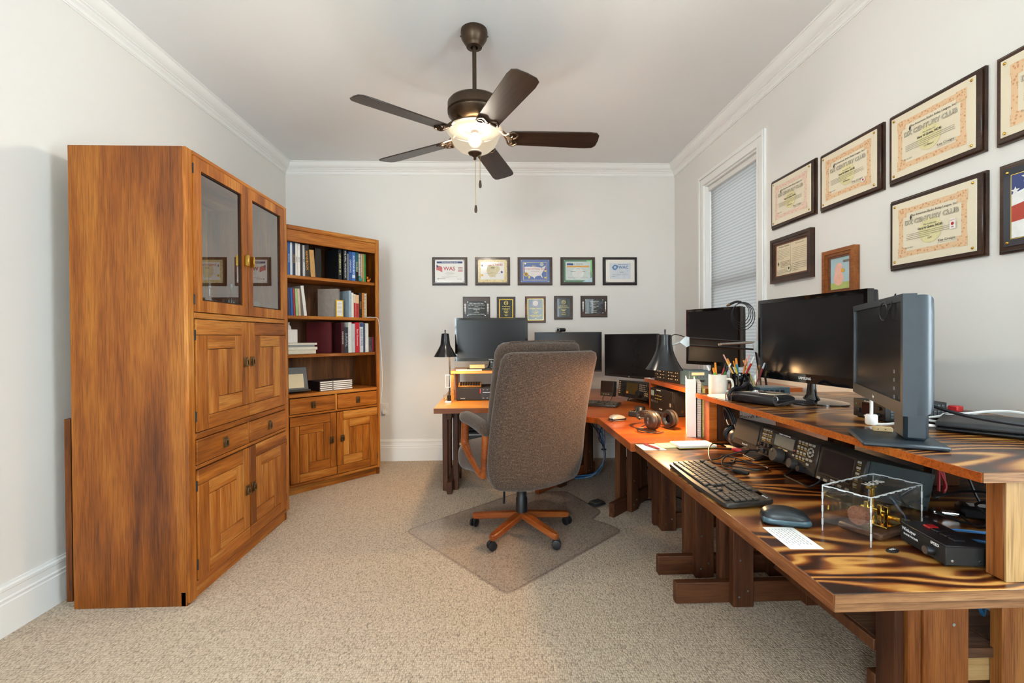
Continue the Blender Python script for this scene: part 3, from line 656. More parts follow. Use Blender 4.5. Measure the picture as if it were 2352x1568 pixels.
def ceiling_fan():
    o = thing('ceiling_fan', 'dark bronze five-blade ceiling fan with lit glass bowl', 'ceiling fan', (FANX, FANY, 0))
    MB().lathe([(0, H), (.069, H), (.071, H-.012), (.067, H-.042), (.05, H-.07), (.043, H-.078), (.041, H-.088), (.02, H-.09), (.02, H-.07), (0, H-.07)], 28).obj('canopy', M_BRONZE, o)
    for k in range(2): MB().cyl((.066*(-1)**k, 0, H-.03), (.074*(-1)**k, 0, H-.03), .004, seg=8).obj('screw', M_BRONZE, o)
    MB().cyl((0, 0, 2.385), (0, 0, H-.06), .011, seg=14).obj('downrod', M_BRONZE, o)
    mo = MB().lathe([(0, 2.402), (.03, 2.402), (.1, 2.395), (.13, 2.386), (.141, 2.372), (.142, 2.332), (.136, 2.326), (.142, 2.320), (.139, 2.312), (.115, 2.285), (.09, 2.275), (.07, 2.272), (.062, 2.258), (.06, 2.236), (0, 2.236)], 40).obj('motor_housing', M_BRONZE, o)
    m = MB()
    for k in range(34):
        if k % 7 == 6: continue
        m.box((.1, -.0026, -.0015), (.131, .0026, .0015), 0, RZ(2*PI*k/34) @ T(0, 0, 2.2995) @ T(.1155, 0, 0) @ RY(-.72) @ T(-.1155, 0, -.0015))
    s = m.obj('vent_slots', M_BLACKM, mo); s['kind'] = 'stuff'
    MB().lathe([(0, 2.247), (.12, 2.246), (.139, 2.241), (.14, 2.2365), (.128, 2.234), (0, 2.234)], 28).obj('added_uplight_plate', uplight_plate_glass(), o)  # added disc over the bowl, limits bulb light reaching blades and ceiling
    MB().lathe([(0, 2.2475), (.05, 2.2475), (.055, 2.244), (.055, 2.232), (.02, 2.229), (.02, 2.215), (0, 2.215)], 20).obj('socket', M_BRONZE, o)
    MB().lathe([(.135, 2.236), (.146, 2.236), (.148, 2.231), (.144, 2.224), (.131, 2.206), (.124, 2.185), (.108, 2.155), (.08, 2.13), (.045, 2.116), (.02, 2.112), (.019, 2.114), (.044, 2.119), (.078, 2.133), (.105, 2.157), (.121, 2.186), (.128, 2.207), (.14, 2.226)], 40).obj('glass_bowl', frosted_bowl(), o)
    MB().lathe([(0, 2.124), (.036, 2.123), (.038, 2.118), (.032, 2.108), (.016, 2.101), (.009, 2.095), (.006, 2.09), (.009, 2.085), (.006, 2.08), (0, 2.078)], 20).obj('finial', M_BRONZE, o)
    bl = MB().lathe([(0, 2.145)]+[(.036*math.sin(a), 2.181-.036*math.cos(a)) for a in [PI*k/10 for k in range(1, 10)]]+[(0, 2.217)], 20).obj('bulb', M_BULB, o); bl.visible_shadow = True
    lo = point('fan_bulb_light', (0, 0, 2.181), 92, (1, .96, .9), .06); lo.parent = o
    # blades with ornate irons
    out = [(.185, -.05), (.2, -.058), (.6, -.068), (.64, -.064), (.656, -.045), (.66, 0), (.656, .045), (.64, .064), (.6, .068), (.2, .058), (.185, .05), (.18, 0)]
    bm = MB().prism(out, -.003, .003, RX(-.21), .0012); me = None
    im = MB()
    im.tube(bez([(.06, 0, .075), (.1, 0, .07), (.14, 0, .035), (.18, 0, .002), (.2, 0, -.006)]), [.011]*8+[.0105]*8+[.0095]*8+[.009]*8+[.008], 8)
    for sg in (-1, 1):
        im.tube(bez([(.15, 0, .018), (.165, .022*sg, .006), (.178, .048*sg, -.004-.006*sg), (.2, .054*sg, -.006-.011*sg), (.222, .04*sg, -.006-.008*sg)]), .0055, 6)
        im.tube(bez([(.2, 0, -.006), (.215, .014*sg, -.006), (.225, .03*sg, -.006-.006*sg), (.222, .04*sg, -.006-.008*sg)]), .005, 6)
        im.tube(bez([(.17, .02*sg, .004), (.19, .016*sg, -.005), (.2, .03*sg, -.007-.006*sg), (.19, .046*sg, -.005-.009*sg)]), .004, 6)
    b0 = bm.obj('blade', M_BLADE, o); i0 = im.obj('blade_iron', M_BRONZE, b0)
    for k, a in enumerate((0, 72, 144, 216, 288)):
        b = b0 if k == 0 else link('blade', b0.data, o)
        if k: link('blade_iron', i0.data, b)
        b.location = (0, 0, 2.2); b.rotation_euler = (0, 0, math.radians(a)+.0494)
    for x, z1, z0 in ((.003, 2.08, 1.80), (.027, 2.125, 1.93)):
        c = MB().tube([(x, -.004, z0+.04), (x, -.004, z1)], .0014, 5).obj('pull_chain', M_BRASS, o)
        MB().lathe([(0, z0), (.006, z0+.003), (.008, z0+.015), (.005, z0+.04), (0, z0+.042)], 10, T(x, -.004, 0)).obj('fob', M_BRONZE, c)
ceiling_fan()
# ------------------------------------------------------------------ chair mat
def mat_material():
    t = NT('chair_mat_plastic'); t.t.nodes.remove(t.b)
    tr = t.n('ShaderNodeBsdfTransparent'); tr.inputs[0].default_value = (.985, .97, .965, 1)
    gl = t.n('ShaderNodeBsdfGlossy'); gl.inputs['Roughness'].default_value = .22; gl.inputs[0].default_value = (.9, .9, .92, 1)
    df = t.n('ShaderNodeBsdfDiffuse'); df.inputs[0].default_value = lin('B0A8A4')
    v = t.coords(rnd=False); n = t.noise(v, 90, 2); bu = t.n('ShaderNodeBump'); bu.inputs['Strength'].default_value = .15; bu.inputs['Distance'].default_value = .001; t.l(n, bu.inputs['Height']); t.l(bu.outputs[0], gl.inputs['Normal'])
    fr = t.n('ShaderNodeFresnel'); fr.inputs[0].default_value = 1.45
    m0 = t.n('ShaderNodeMixShader'); m0.inputs[0].default_value = .06; t.l(tr.outputs[0], m0.inputs[1]); t.l(df.outputs[0], m0.inputs[2])
    m1 = t.n('ShaderNodeMixShader'); t.l(t.front(fr.outputs[0]), m1.inputs[0]); t.l(m0.outputs[0], m1.inputs[1]); t.l(gl.outputs[0], m1.inputs[2])
    t.l(m1.outputs[0], t.out.inputs[0]); return t.m
def round_poly(P, r, n=5):
    out = []
    for i in range(len(P)):
        a, b, c = Vector(P[i-1]), Vector(P[i]), Vector(P[(i+1) % len(P)])
        u = (a-b); v = (c-b); k = min(r, u.length*.45, v.length*.45); p, q = b+u.normalized()*k, b+v.normalized()*k
        for j in range(n+1):
            t = j/n; out.append(tuple(p*(1-t)**2 + b*2*t*(1-t) + q*t*t))
    return out
MATP = [(-.54, 2.85), (.05, 2.11), (.75, 2.785), (.68, 2.90), (.60, 2.965), (.70, 3.10), (.525, 3.53), (.14, 3.49)]
o = thing('chair_mat', 'clear grey plastic chair mat lying on the carpet', 'mat', (0, 0, 0))
MMAT = mat_material()
MB().prism(round_poly(MATP, .05), .002, .0055).obj('sheet', MMAT, o)
cx_, cy_ = .12, 2.85
rim = [(x, y, .0062) for x, y in round_poly([(cx_+(x-cx_)*.985, cy_+(y-cy_)*.985) for x, y in MATP], .05)]
MB().tube(rim, .0035, 6, True).obj('rim', MMAT, o)
# ------------------------------------------------------------------ office chair
def tweed():
    t = NT('brown_tweed'); v = t.coords((1, 1, 1), (0, .6, 0), rnd=False)
    w1 = t.n('ShaderNodeTexWave', wave_type='BANDS', bands_direction='DIAGONAL'); w1.inputs['Scale'].default_value = 75; w1.inputs['Distortion'].default_value = 2.5; w1.inputs['Detail'].default_value = 2; w1.inputs['Detail Scale'].default_value = 3
    t.l(v, w1.inputs[0]); n = t.noise(v, 210, 3, .75)
    ad = t.n('ShaderNodeMath', operation='MULTIPLY_ADD'); t.l(w1.outputs['Fac'], ad.inputs[0]); ad.inputs[1].default_value = .14; t.l(n, ad.inputs[2])
    t.l(t.ramp(ad.outputs[0], [(.38, '2A1F19'), (.64, '54443A'), (.86, '8A7868')]), t.b.inputs['Base Color'])
    t.bump(ad.outputs[0], .5, .002); t.set(Roughness=.95, Specular_IOR_Level=.15, Sheen_Weight=.25); return t.m
M_TWEED = tweed()
W_CHAIR = wood('chair_wood', '6E3414', '944A1E', 'AE6430', axis=0, rough=.3, coat=.3)
def office_chair():
    o = thing('office_chair', 'brown tweed high-back office chair with wooden arms and star base', 'chair', (.153, 2.80, .006), math.radians(26))
    hz = .365; zc = .335+hz
    def shell(p):
        t = (p.z+hz)/(2*hz)
        if p.z < -hz+.16: q = (-hz+.16-p.z)/.16; p.x *= 1-.13*q*q
        if p.z > hz-.05: q = (p.z-hz+.05)/.05; p.x *= 1-.05*q*q
        p.x *= 1.02-.05*t
        p.z -= .035*(1-(p.x/.28)**2)*(1-t)**3
        p.y += -.185-.175*t + .03*math.sin(PI*t) - .03*(p.x/.28)**2*-1*(.6)
        p.z += zc; return p
    MB().rbox(.30, .034, hz, .033, 18, None, shell).obj('back_shell', M_TWEED, o, 60)
    def cush(p):
        t = (p.z+.36)/.72; p.y += -.085-.15*t + .02*math.sin(PI*t) + .02*(p.x/.26)**2; p.z += .755; return p
    MB().rbox(.258, .062, .36, .055, 14, None, cush).obj('back_cushion', M_TWEED, o, 60)
    MB().tube([(x, y, z) for x, y, z in [(-.235, -.25, 1.085), (-.2, -.255, 1.115), (0, -.262, 1.121), (.2, -.255, 1.115), (.235, -.25, 1.085)]], .004, 6).obj('piping', M_TWEED, o)
    def seat(p):
        p.z += .02*(1-(p.x/.29)**2)*(1 if p.z > 0 else -.3) - .03*max(0, p.y-.1)/.15*(1 if p.z < 0 else .6)
        return p + Vector((0, .06, .435))
    MB().rbox(.288, .265, .085, .07, 14, None, seat).obj('seat', M_TWEED, o, 60)
    for sg in (-1, 1):
        x = .283*sg
        P = [(.165, .645), (.175, .56), (.155, .50), (-.04, .40), (-.085, .395), (-.105, .42), (-.12, .60), (-.125, .645)]
        path = bez([(x, y, z) for y, z in P], 6)
        m = MB(); prev = None
        for p in path:   # flat wooden hoop
            m.rbox(.021, .013, .013, .009, 2, T(*p)) if False else None
        m.tube(path, .023, 10); a = m.obj('arm_hoop', W_CHAIR, o)
        def pad(p):
            p.z += -.012*(p.y/.17)**2 + (.018*(p.y/.17)); return p + Vector((x, .02, .668))
        MB().rbox(.038, .175, .034, .03, 8, None, pad).obj('arm_pad', M_TWEED, o, 60)
    MB().cyl((0, 0, .16), (0, 0, .36), .014, seg=16).obj('gas_lift', M_STEEL, o)
    MB().lathe([(0, .075), (.034, .075), (.034, .2), (.03, .21), (.03, .245), (.024, .25), (0, .25)], 20).obj('column_sleeve', M_BLACK, o)
    bx('tilt_mechanism', (-.09, -.14, .33), (.09, .14, .365), M_BLACKM, o, .008)
    MB().tube([(-.04, .03, .34), (-.08, .06, .3), (-.085, .063, .16)], .007, 8).obj('tilt_lever', M_BLACK, o)
    leg = MB().prism([(.02, -.026), (.28, -.02), (.305, -.014), (.31, 0), (.305, .014), (.28, .02), (.02, .026)], 0, .034, T(0, 0, .125) @ RY(.14) @ T(0, 0, -.034), .005)
    l0 = leg.obj('leg', W_CHAIR, o)
    cs = MB().cyl((0, 0, .055), (0, 0, .083), .006, seg=8)
    for sg in (-1, 1): cs.lathe([(0, -.006), (.016, -.006), (.0245, -.003), (.0255, 0), (.0245, .006), (.016, .008), (0, .008)], 18, T(0, .012*sg, .0265) @ RX(-PI/2*sg) )
    cs.box((-.02, -.005, .02), (.012, .005, .055), .003)
    c0 = cs.obj('caster', M_BLACK, l0)
    base = -math.radians(26)
    for k, a in enumerate((90, 162, 234, 306, 18)):
        l = l0 if k == 0 else link('leg', l0.data, o)
        c = c0 if k == 0 else link('caster', c0.data, l)
        l.rotation_euler.z = math.radians(a)+base; c.location = (.295, 0, 0); c.rotation_euler.z = k*1.3
office_chair()
# ------------------------------------------------------------------ desks
def plywood(name, cols, rough=.3):
    """rotary-cut veneer: contour lines of a stretched noise field, burnt dark"""
    t = NT(name); v = t.coords((.26, 1, 1)); n = t.noise(v, 2.6, 2.6, .5, .7)
    m = t.n('ShaderNodeMath', operation='MULTIPLY'); t.l(n, m.inputs[0]); m.inputs[1].default_value = 120
    s = t.n('ShaderNodeMath', operation='SINE'); t.l(m.outputs[0], s.inputs[0])
    fine = t.noise(t.coords((.06, 1, 1)), 190, 4, .6); pat = t.noise(t.coords((.35, 1, 1)), 4.2, 3, .6)
    a = t.n('ShaderNodeMath', operation='MULTIPLY_ADD'); t.l(s.outputs[0], a.inputs[0]); a.inputs[1].default_value = .21; t.l(pat, a.inputs[2])
    b = t.n('ShaderNodeMath', operation='MULTIPLY_ADD'); t.l(fine, b.inputs[0]); b.inputs[1].default_value = .22; t.l(a.outputs[0], b.inputs[2])
    t.l(t.ramp(b.outputs[0], cols), t.b.inputs['Base Color'])
    t.set(Roughness=rough, Coat_Weight=.25, Coat_Roughness=.2); t.bump(fine, .06, .0008); MATS[name] = t.m; return t.m
W_PLY = plywood('burnt_plywood', [(.44, '1E0B04'), (.54, '40190A'), (.63, '64310F'), (.73, '84491A'), (.88, 'BC8844')])
W_ORANGE = wood('orange_tabletop', '8A3E12', 'A8521C', 'BE6C2C', axis=0, rough=.3, big=.5, coat=.3)
W_HONEY = wood('honey_tabletop', 'A86A2A', 'C08238', 'D29A50', axis=0, rough=.35, big=.5, coat=.2)
W_EDGE = wood('stained_edge', '50260F', '74401E', '96603A', axis=1, rough=.5, fine=2)
W_EDGEX = wood('stained_edge_end', '55341C', '825A38', '9E7850', axis=0, rough=.5, fine=2)
W_LEG = wood('stained_lumber_upright', '3A1C0E', '56301A', '6E4426', axis=2, rough=.5)
W_LEGX = wood('stained_lumber_level', '3A1C0E', '56301A', '6E4426', axis=0, rough=.5)
W_PINE = wood('honey_pine', '6E3A14', '94582A', 'AE743C', axis=2, rough=.45)
W_PINEX = wood('pale_pine_level', '8A6238', 'AE8A58', 'C6A678', axis=0, rough=.5)
W_PINEY = wood('pine_shelf', '4A3020', '6A4A34', '86644A', axis=0, rough=.5)
DZ = .655
def screws(parent, pts, y):
    for x, z in pts: MB().cyl((x, y-.0015, z), (x, y+.001, z), .0045, seg=8).obj('screw', M_STEEL, parent)
def trestle(parent, M, x0, x1, posts, zt=.62, top=True, foot_mat=None, extra=None):
    """H trestle along local x: foot rail, top rail, posts of two boards that grip the rails"""
    def add(name, a, b, mat):
        p = bx(name, a, b, mat, parent, .003); p.matrix_local = M; return p
    add('foot_rail', (x0, -.019, .0), (x1, .019, .089), foot_mat or W_LEGX)
    add('top_rail', (posts[0]-.09, -.019, zt-.07), (x1, .019, zt), W_LEGX)
    for i, x in enumerate(posts):
        a = add('post', (x, -.057, .0), (x+.089, -.0195, zt-.002), W_LEG)
        add('post', (x-.022, .0195, .004), (x+.067, .057, zt-.002), W_LEG)
        for dx, z in ((.025, .045), (.062, .07), (.03, .20), (.06, .56)):
            s = MB().cyl((x+dx, -.0585, z), (x+dx, -.0565, z), .0045, seg=8).obj('screw', M_STEEL, a)
def desks():
    # near desk: two plywood layers
    o = thing('work_table', 'dark grained plywood work table nearest the camera on trestle legs', 'desk', (0, 0, 0))
    t = bx('tabletop', (.642, .885, DZ-.0175), (1.70, 2.168, DZ), W_PLY, o, .0015)
    bx('edge_band', (.639, .883, DZ-.0172), (.6418, 2.168, DZ-.0008), W_EDGE, t); bx('end_band', (.642, .8815, DZ-.0172), (1.70, .8848, DZ-.0008), W_EDGEX, t)
    u = bx('underlayer', (.644, .888, DZ-.036), (1.695, 2.166, DZ-.0178), W_EDGE, o); bx('end_band', (.644, .885, DZ-.0355), (1.695, .8878, DZ-.0182), W_EDGEX, u)
    trestle(o, T(0, 2.035, 0), .77, 1.66, (1.0, 1.315))
    for k, f in enumerate([c for c in o.children if c.name.startswith('foot_rail')]): pass
    trestle(o, T(0, 1.425, 0), .77, 1.66, ())if False else None
    # near trestle: wide knotty pine board over two narrower ones
    bx('foot_rail', (1.178, 1.441, 0), (1.66, 1.479, .089), W_LEGX, o, .003)
    bx('post', (1.246, 1.345, .0), (1.382, 1.383, .619), W_PINE, o, .003); bx('post', (1.206, 1.352, 0), (1.244, 1.44, .619), W_PINE, o, .003); bx('post', (1.176, 1.366, 0), (1.204, 1.44, .619), W_LEG, o, .003)
    bx('post', (1.5, 1.36, 0), (1.59, 1.399, .619), W_PINE, o, .003)
    bx('top_rail', (.9, 1.40, .55), (1.17, 1.438, .619), W_LEGX, o, .003); bx('cross_rail', (1.384, 1.40, .55), (1.66, 1.438, .619), W_LEGX, o, .003)
    for x, z in ((1.345, .515), (1.335, .3)): MB().cyl((x, 1.344, z), (x, 1.346, z), .005, seg=8).obj('screw', M_STEEL, o)
    # low shelf on the foot rails
    for k in range(3):
        y0 = 1.19+k*.168; bx('shelf_board', (y0, 1.441, .17), (y0+.165, 2.0-.02, .2), W_PINEY, o, .002) if k == 0 else bx('shelf_board', (y0, 1.386, .17), (y0+.165, 1.97, .2), W_PINEY, o, .002)
    bx('shelf_front_strip', (1.172, 1.441, .165), (1.188, 1.97, .201), W_LEG, o, .002)
    bx('shelf_beam', (1.39, 1.40, .092), (1.69, 1.425, .168), W_PINEX, o, .002)
    # middle table
    o = thing('side_table', 'glossy orange stained side table in the middle along the right wall', 'desk')
    t = bx('tabletop', (.62, 2.172, DZ-.036), (1.70, 2.868, DZ+.002), W_ORANGE, o, .002)
    trestle(o, T(0, 2.285, 0), .78, 1.66, (.945, 1.30)); trestle(o, T(0, 2.955, 0) @ T(0, -.12, 0), .975, 1.66, (.975, 1.36))
    # corner table with a slanted front edge
    o = thing('corner_table', 'orange corner table with a slanted front edge behind the office chair', 'desk')
    MB().prism([(.615, 2.872), (.152, 3.336), (.152, 4.47), (1.69, 4.47), (1.69, 2.872)], DZ-.036, DZ+.002, None, .002).obj('tabletop', W_ORANGE, o)
    trestle(o, T(.735, 3.01, 0) @ RZ(math.radians(45)), 0, .62, (.16, .45), .615, foot_mat=W_LEGX)
    trestle(o, T(.30, 3.47, .0075) @ RZ(math.radians(47)), 0, .78, (.22, .6), .608, foot_mat=W_CHAIR)
    # left table
    o = thing('left_table', 'honey coloured table against the back wall under the left desk lamp', 'desk')
    bx('tabletop', (-.424, 3.336, DZ-.036), (.148, 4.47, DZ), W_HONEY, o, .002)
    bx('front_edge', (-.424, 3.3325, DZ-.0355), (.148, 3.3355, DZ-.0005), wood('honey_edge', '7A3E14', '965320', 'A86A30', axis=0), o)
    trestle(o, T(-.335, 3.51, 0) @ RZ(PI/2), 0, .58, (.1, .4), .615)
    bx('under_shelf', (-.27, 3.62, .335), (.1, 3.98, .352), W_PINEX, o, .002)
    bx('shelf_bracket', (-.255, 3.7, .15), (-.235, 3.9, .335), W_LEG, o, .002)
desks()
def risers():
    o = thing('shelf_riser', 'long dark plywood shelf riser standing on the near work table', 'shelf')
    t = bx('riser_top', (.957, .907, .855), (1.70, 2.245, .875), W_PLY, o, .001)
    bx('edge_band', (.9535, .906, .8552), (.9568, 2.245, .8748), W_ORANGE, t); bx('end_band', (.957, .9035, .8552), (1.70, .9068, .8748), W_EDGEX, t)
    bx('end_board', (1.008, .912, DZ+.0005), (1.30, .95, .8545), W_PINE, o, .003); bx('end_face', (1.0085, .9085, DZ+.001), (1.30, .9118, .8542), wood('pale_pine_upright', '7A5630', 'A07C4E', 'B89868', axis=2, rough=.5), o)
    for x0, y0, x1, y1 in ((1.42, 1.50, 1.51, 1.538), (1.40, 1.93, 1.49, 1.968)):
        bx('support', (x0, y0, DZ+.0005), (x1, y1, .8545), W_LEG, o, .002)
    bx('support', (.992, 2.185, DZ+.0025), (1.03, 2.24, .8545), W_ORANGE, o, .002); bx('support', (1.032, 2.19, DZ+.0025), (1.14, 2.228, .8545), W_LEG, o, .002)  # first support's orange stands for lamplight on the board's left edge
    o = thing('corner_riser', 'orange lit corner shelf riser carrying radio control boxes', 'shelf')
    MB().prism(round_poly([(1.035, 3.30), (1.05, 2.56), (1.69, 2.56), (1.69, 3.30)], .02), .835, .86).obj('riser_top', W_ORANGE, o)
    for y in (3.25, 2.6): bx('support', (1.30, y, DZ+.003), (1.338, y+.04, .8345), W_LEG, o, .002)
    bx('support', (1.06, 3.225, DZ+.003), (1.10, 3.26, .8345), W_ORANGE, o, .002)
    o = thing('left_riser', 'honey wood shelf riser under the leftmost monitor', 'shelf')
    bx('riser_top', (-.345, 3.752, .862), (.14, 4.25, .884), W_HONEY, o, .002)
    bx('end_board', (-.342, 3.762, DZ+.0005), (-.318, 3.80, .8615), W_HONEY, o, .001); bx('end_board', (-.326, 3.95, DZ+.0005), (-.304, 4.2, .8615), W_ORANGE, o, .001); bx('end_board', (.1, 3.9, DZ+.0005), (.12, 4.2, .8615), W_ORANGE, o, .001)
risers()
# ------------------------------------------------------------------ framed awards
W_PLAQ = wood('plaque_walnut', '2C1A12', '3E271B', '4E3324', axis=0, rough=.35, coat=.2)
W_PLAQ2 = wood('plaque_cherry', '4A2412', '68391F', '7E4C2C', axis=0, rough=.35, coat=.2)
W_FRAME = wood('frame_oak', '6E3812', '8C4E1E', 'A4642C', axis=0, rough=.4, coat=.2)
def acryl(name, col, rough=.12): return plain(name, col, rough, 0, .02, 6, Coat_Weight=.5, Coat_Roughness=.03)
M_SHEET = acryl('acrylic_over_cream_paper', 'E6DAC0')
M_SHEETW = acryl('acrylic_over_white_paper', 'E8E4DE')
INK = plain('print_ink', '3A342E', .6); INKG = plain('print_ink_grey', '7C766A', .6); INKR = plain('print_ink_red', 'B02830', .5)
INKB = plain('print_ink_blue', '2C4078', .5); INKGOLD = plain('engraved_gold', 'D8BC5A', .35, .6); INKW = plain('print_white', 'E8E8E6', .5)
def border_mat(name, c1, c2):
    t = NT(name); v = t.coords(rnd=False); vo = t.n('ShaderNodeTexVoronoi', feature='F1'); vo.inputs['Scale'].default_value = 95; t.l(v, vo.inputs[0])
    n = t.noise(v, 200, 3); a = t.n('ShaderNodeMath', operation='MULTIPLY_ADD'); t.l(n, a.inputs[0]); a.inputs[1].default_value = .6; t.l(vo.outputs['Distance'], a.inputs[2])
    t.l(t.ramp(a.outputs[0], [(.45, c1), (.75, c2)]), t.b.inputs['Base Color']); t.set(Roughness=.25); return t.m
M_BORDER = border_mat('engraved_border_orange', 'C98A5E', 'E2BE96'); M_BORDER_P = border_mat('engraved_border_pink', 'D0A08A', 'E6C8B4'); M_BORDER_G = border_mat('gilt_border', 'A88A4A', 'D8C48C')
class Flat:
    """things printed on a flat sheet: local x right, z up, front toward -y"""
    def __init__(s, parent, y): s.p = parent; s.y = y; s.k = 0
    def step(s): s.k += 1; return s.y-.00025*s.k
    def rect(s, x0, z0, x1, z1, mat, name='print'): y = s.step(); return MB().box((x0, y, z0), (x1, y+.0002, z1)).obj(name, mat, s.p, 0)
    def frame(s, x0, z0, x1, z1, w, mat, name='print_border'): y = s.step(); return ring(MB(), x0, z0, x1, z1, w, y, y+.0002).obj(name, mat, s.p, 0)
    def poly(s, P, mat, name='print'):
        y = s.step(); return MB().prism([(x, z) for x, z in P], 0, .0002, T(0, y+.0002, 0) @ RX(PI/2)).obj(name, mat, s.p, 0)
    def disc(s, x, z, r, mat, name='print', n=24): return s.poly([(x+r*math.cos(2*PI*k/n), z+r*math.sin(2*PI*k/n)) for k in range(n)], mat, name)
    def text(s, t, x, z, size, mat, align='CENTER', sx=1, bold=0): y = s.step(); return text(t, size, mat, s.p, T(x, y, z) @ RX(PI/2), 'lettering', align, .0001, sx, bold)
    def lines(s, x0, x1, zs, mat, h=.0012):
        y = s.step(); m = MB()
        for i, z in enumerate(zs): m.box((x0, y, z), (x1 if i < len(zs)-1 else x0+(x1-x0)*.5, y+.0002, z+h))
        o = m.obj('fine_print', mat, s.p, 0); o['kind'] = 'stuff'; return o
def corner_screws(p, x0, z0, x1, z1, y, mat=None, r=.005):
    for x in (x0, x1):
        for z in (z0, z1): MB().lathe([(0, .004), (r*.7, .0035), (r, .0015), (r, 0)], 10, T(x, y, z) @ RX(PI/2)).obj('screw', mat or M_BRASS, p)
def plaque(name, label, loc, rz, w, h, board=None, th=.02, cat='plaque', group=None):
    o = thing(name, label, cat, loc, rz, group)
    b = MB().box((-w/2, -th*.55, -h/2), (w/2, 0, h/2)); 
    b.box((-w/2+.006, -th, -h/2+.006), (w/2-.006, -th*.5, h/2-.006), .003)
    b.obj('backing_board', board or W_PLAQ, o); return o
def century(label, y, z, band, extra=None, border=None):
    w, h = .402, .296
    o = plaque('award_plaque', label, (XR, y, z), -PI/2, w, h, group='century club awards on the right wall')
    sx, sz = .178, .127
    s = bx('acrylic_sheet', (-sx, -.0235, -sz), (sx, -.0202, sz), M_SHEET, o, .0006)
    f = Flat(s, -.0236)
    f.frame(-.145, -.098, .145, .098, .021, border or M_BORDER)
    for cx in (-.128, .128):
        for cz in (-.081, .081): f.rect(cx-.02, cz-.02, cx+.02, cz+.02, border or M_BORDER, 'print_corner')
    f.disc(.0, -.012, .05, plain('pale_green_globe', 'DDD3A0', .5))
    f.text('The American Radio Relay League, Inc.', .012, .062, .0125, INK, sx=1)
    f.poly([(-.086, .066), (-.081, .055), (-.086, .044), (-.091, .055)], INK)
    f.text('DX CENTURY CLUB', 0, .036, .0255, INKG, bold=.0008); f.text('DX CENTURY CLUB', 0, .036, .0255, M_SHEET, bold=-.0004)
    f.text('This Certifies that', 0, .012, .0075, INKG); f.text('Gary N Quinn, NC4S', 0, 0, .012, INK, bold=.0003)
    f.lines(-.105, .105, (-.013, -.02, -.027, -.034), INKG)
    f.text(band, 0, -.043, .0105, INK); f.text('July 19, 2012', -.093, -.066, .0075, INKG)
    f.text('Kay Craigie', .07, -.062, .0125, INK, sx=1.2); f.lines(.035, .112, (-.071, -.0711), INKG, .0006)
    if extra == 'dxcc': f.rect(.083, -.03, .106, .008, M_PAPER); f.text('DXCC', .0945, .002, .007, INKR); f.disc(.0945, -.011, .006, INKR); f.text('200', .0945, -.023, .007, INKR)
    if extra == 'tilt': f.poly([(.1, -.085), (.118, -.078), (.111, -.06), (.093, -.067)], M_PAPER); f.disc(.1055, -.0725, .005, INKR)
    corner_screws(s, -.165, -.115, .165, .115, -.0236)
    return o
century('cream century club award plaque nearest the window on the right wall', 2.688, 1.938, '10 Meters', None, M_BORDER_P)
century('cream award plaque second from the window with a tilted red seal sticker', 2.246, 1.93, '20 Meters', 'tilt')
century('cream award plaque marked 15 Meters above the plaque with the red DXCC stamp', 1.81, 1.93, '15 Meters')
century('cream award plaque marked CW with an upright red DXCC stamp', 1.805, 1.567, 'CW', 'dxcc')
century('cream award plaque cut off by the right edge of the photo, upper row', 1.37, 1.926, 'Mixed')
# patriotic plaque at the right edge
o = plaque('award_plaque', 'dark plaque with flag picture at the right edge of the photo', (XR, 1.36, 1.562), -PI/2, .402, .296)
s = bx('acrylic_sheet', (-.178, -.0235, -.127), (.178, -.0202, .127), acryl('slate_sheet', '3C4048'), o, .0006); f = Flat(s, -.0236)
f.frame(-.155, -.105, .155, .105, .0018, INKGOLD); f.rect(-.152, -.102, .152, .102, INKW)
f.poly([(-.152, .102), (.152, .102), (.152, .075), (.02, .095), (-.08, .06), (-.152, .04)], INKB)
f.poly([(-.152, .002), (-.1, .012), (-.02, .035), (.08, .03), (.152, .05), (.152, .0), (.06, -.02), (-.03, -.025), (-.1, -.045), (-.152, -.05)], plain('flag_red', 'B04030', .5))
for x, z, r in ((-.105, .087, .018), (-.14, .05, .014)): f.poly([(x+(r if k % 2 == 0 else r*.42)*math.sin(PI*k/5), z+(r if k % 2 == 0 else r*.42)*math.cos(PI*k/5)) for k in range(10)], INKW, 'star')
f.frame(-.1, -.06, .12, .07, .0014, INKR); corner_screws(s, -.165, -.115, .165, .115, -.0236)
# framed licence
def framed(name, label, loc, rz, w, h, fw, wood_m, d=.028):
    o = thing(name, label, 'frame', loc, rz)
    m = ring(MB(), -w/2, -h/2, w/2, h/2, fw*.45, -d, 0); m.obj('outer_moulding', wood_m, o, 20)
    ring(MB(), -w/2+fw*.45, -h/2+fw*.45, w/2-fw*.45, h/2-fw*.45, fw*.35, -d*.8, -.002).obj('inner_moulding', wood_m, o, 20)
    ring(MB(), -w/2+fw*.8, -h/2+fw*.8, w/2-fw*.8, h/2-fw*.8, fw*.2, -d*.62, -.002).obj('lip', W_PLAQ2, o, 20)
    return o
o = framed('picture_frame', 'dark wooden frame with a radio licence below the plaque nearest the window', (XR, 2.695, 1.592), -PI/2, .373, .264, .042, W_PLAQ)
s = bx('licence', (-.147, -.012, -.092), (.147, -.009, .092), acryl('licence_paper', 'E2D0AE'), o); f = Flat(s, -.0122)
f.text('Wireless Amateur', -.07, .078, .014, INK); f.text('Radio Station License', .075, .076, .009, INKG)
f.lines(-.13, -.015, [.06-.009*k for k in range(7)], INKG); f.lines(.01, .135, [.05-.010*k for k in range(8)], INKG); f.lines(-.1, -.01, [-.012-.008*k for k in range(5)], INK, .0016); f.lines(-.135, -.02, [-.058-.008*k for k in range(4)], INKG); f.lines(.01, .135, [-.035-.010*k for k in range(5)], INK)
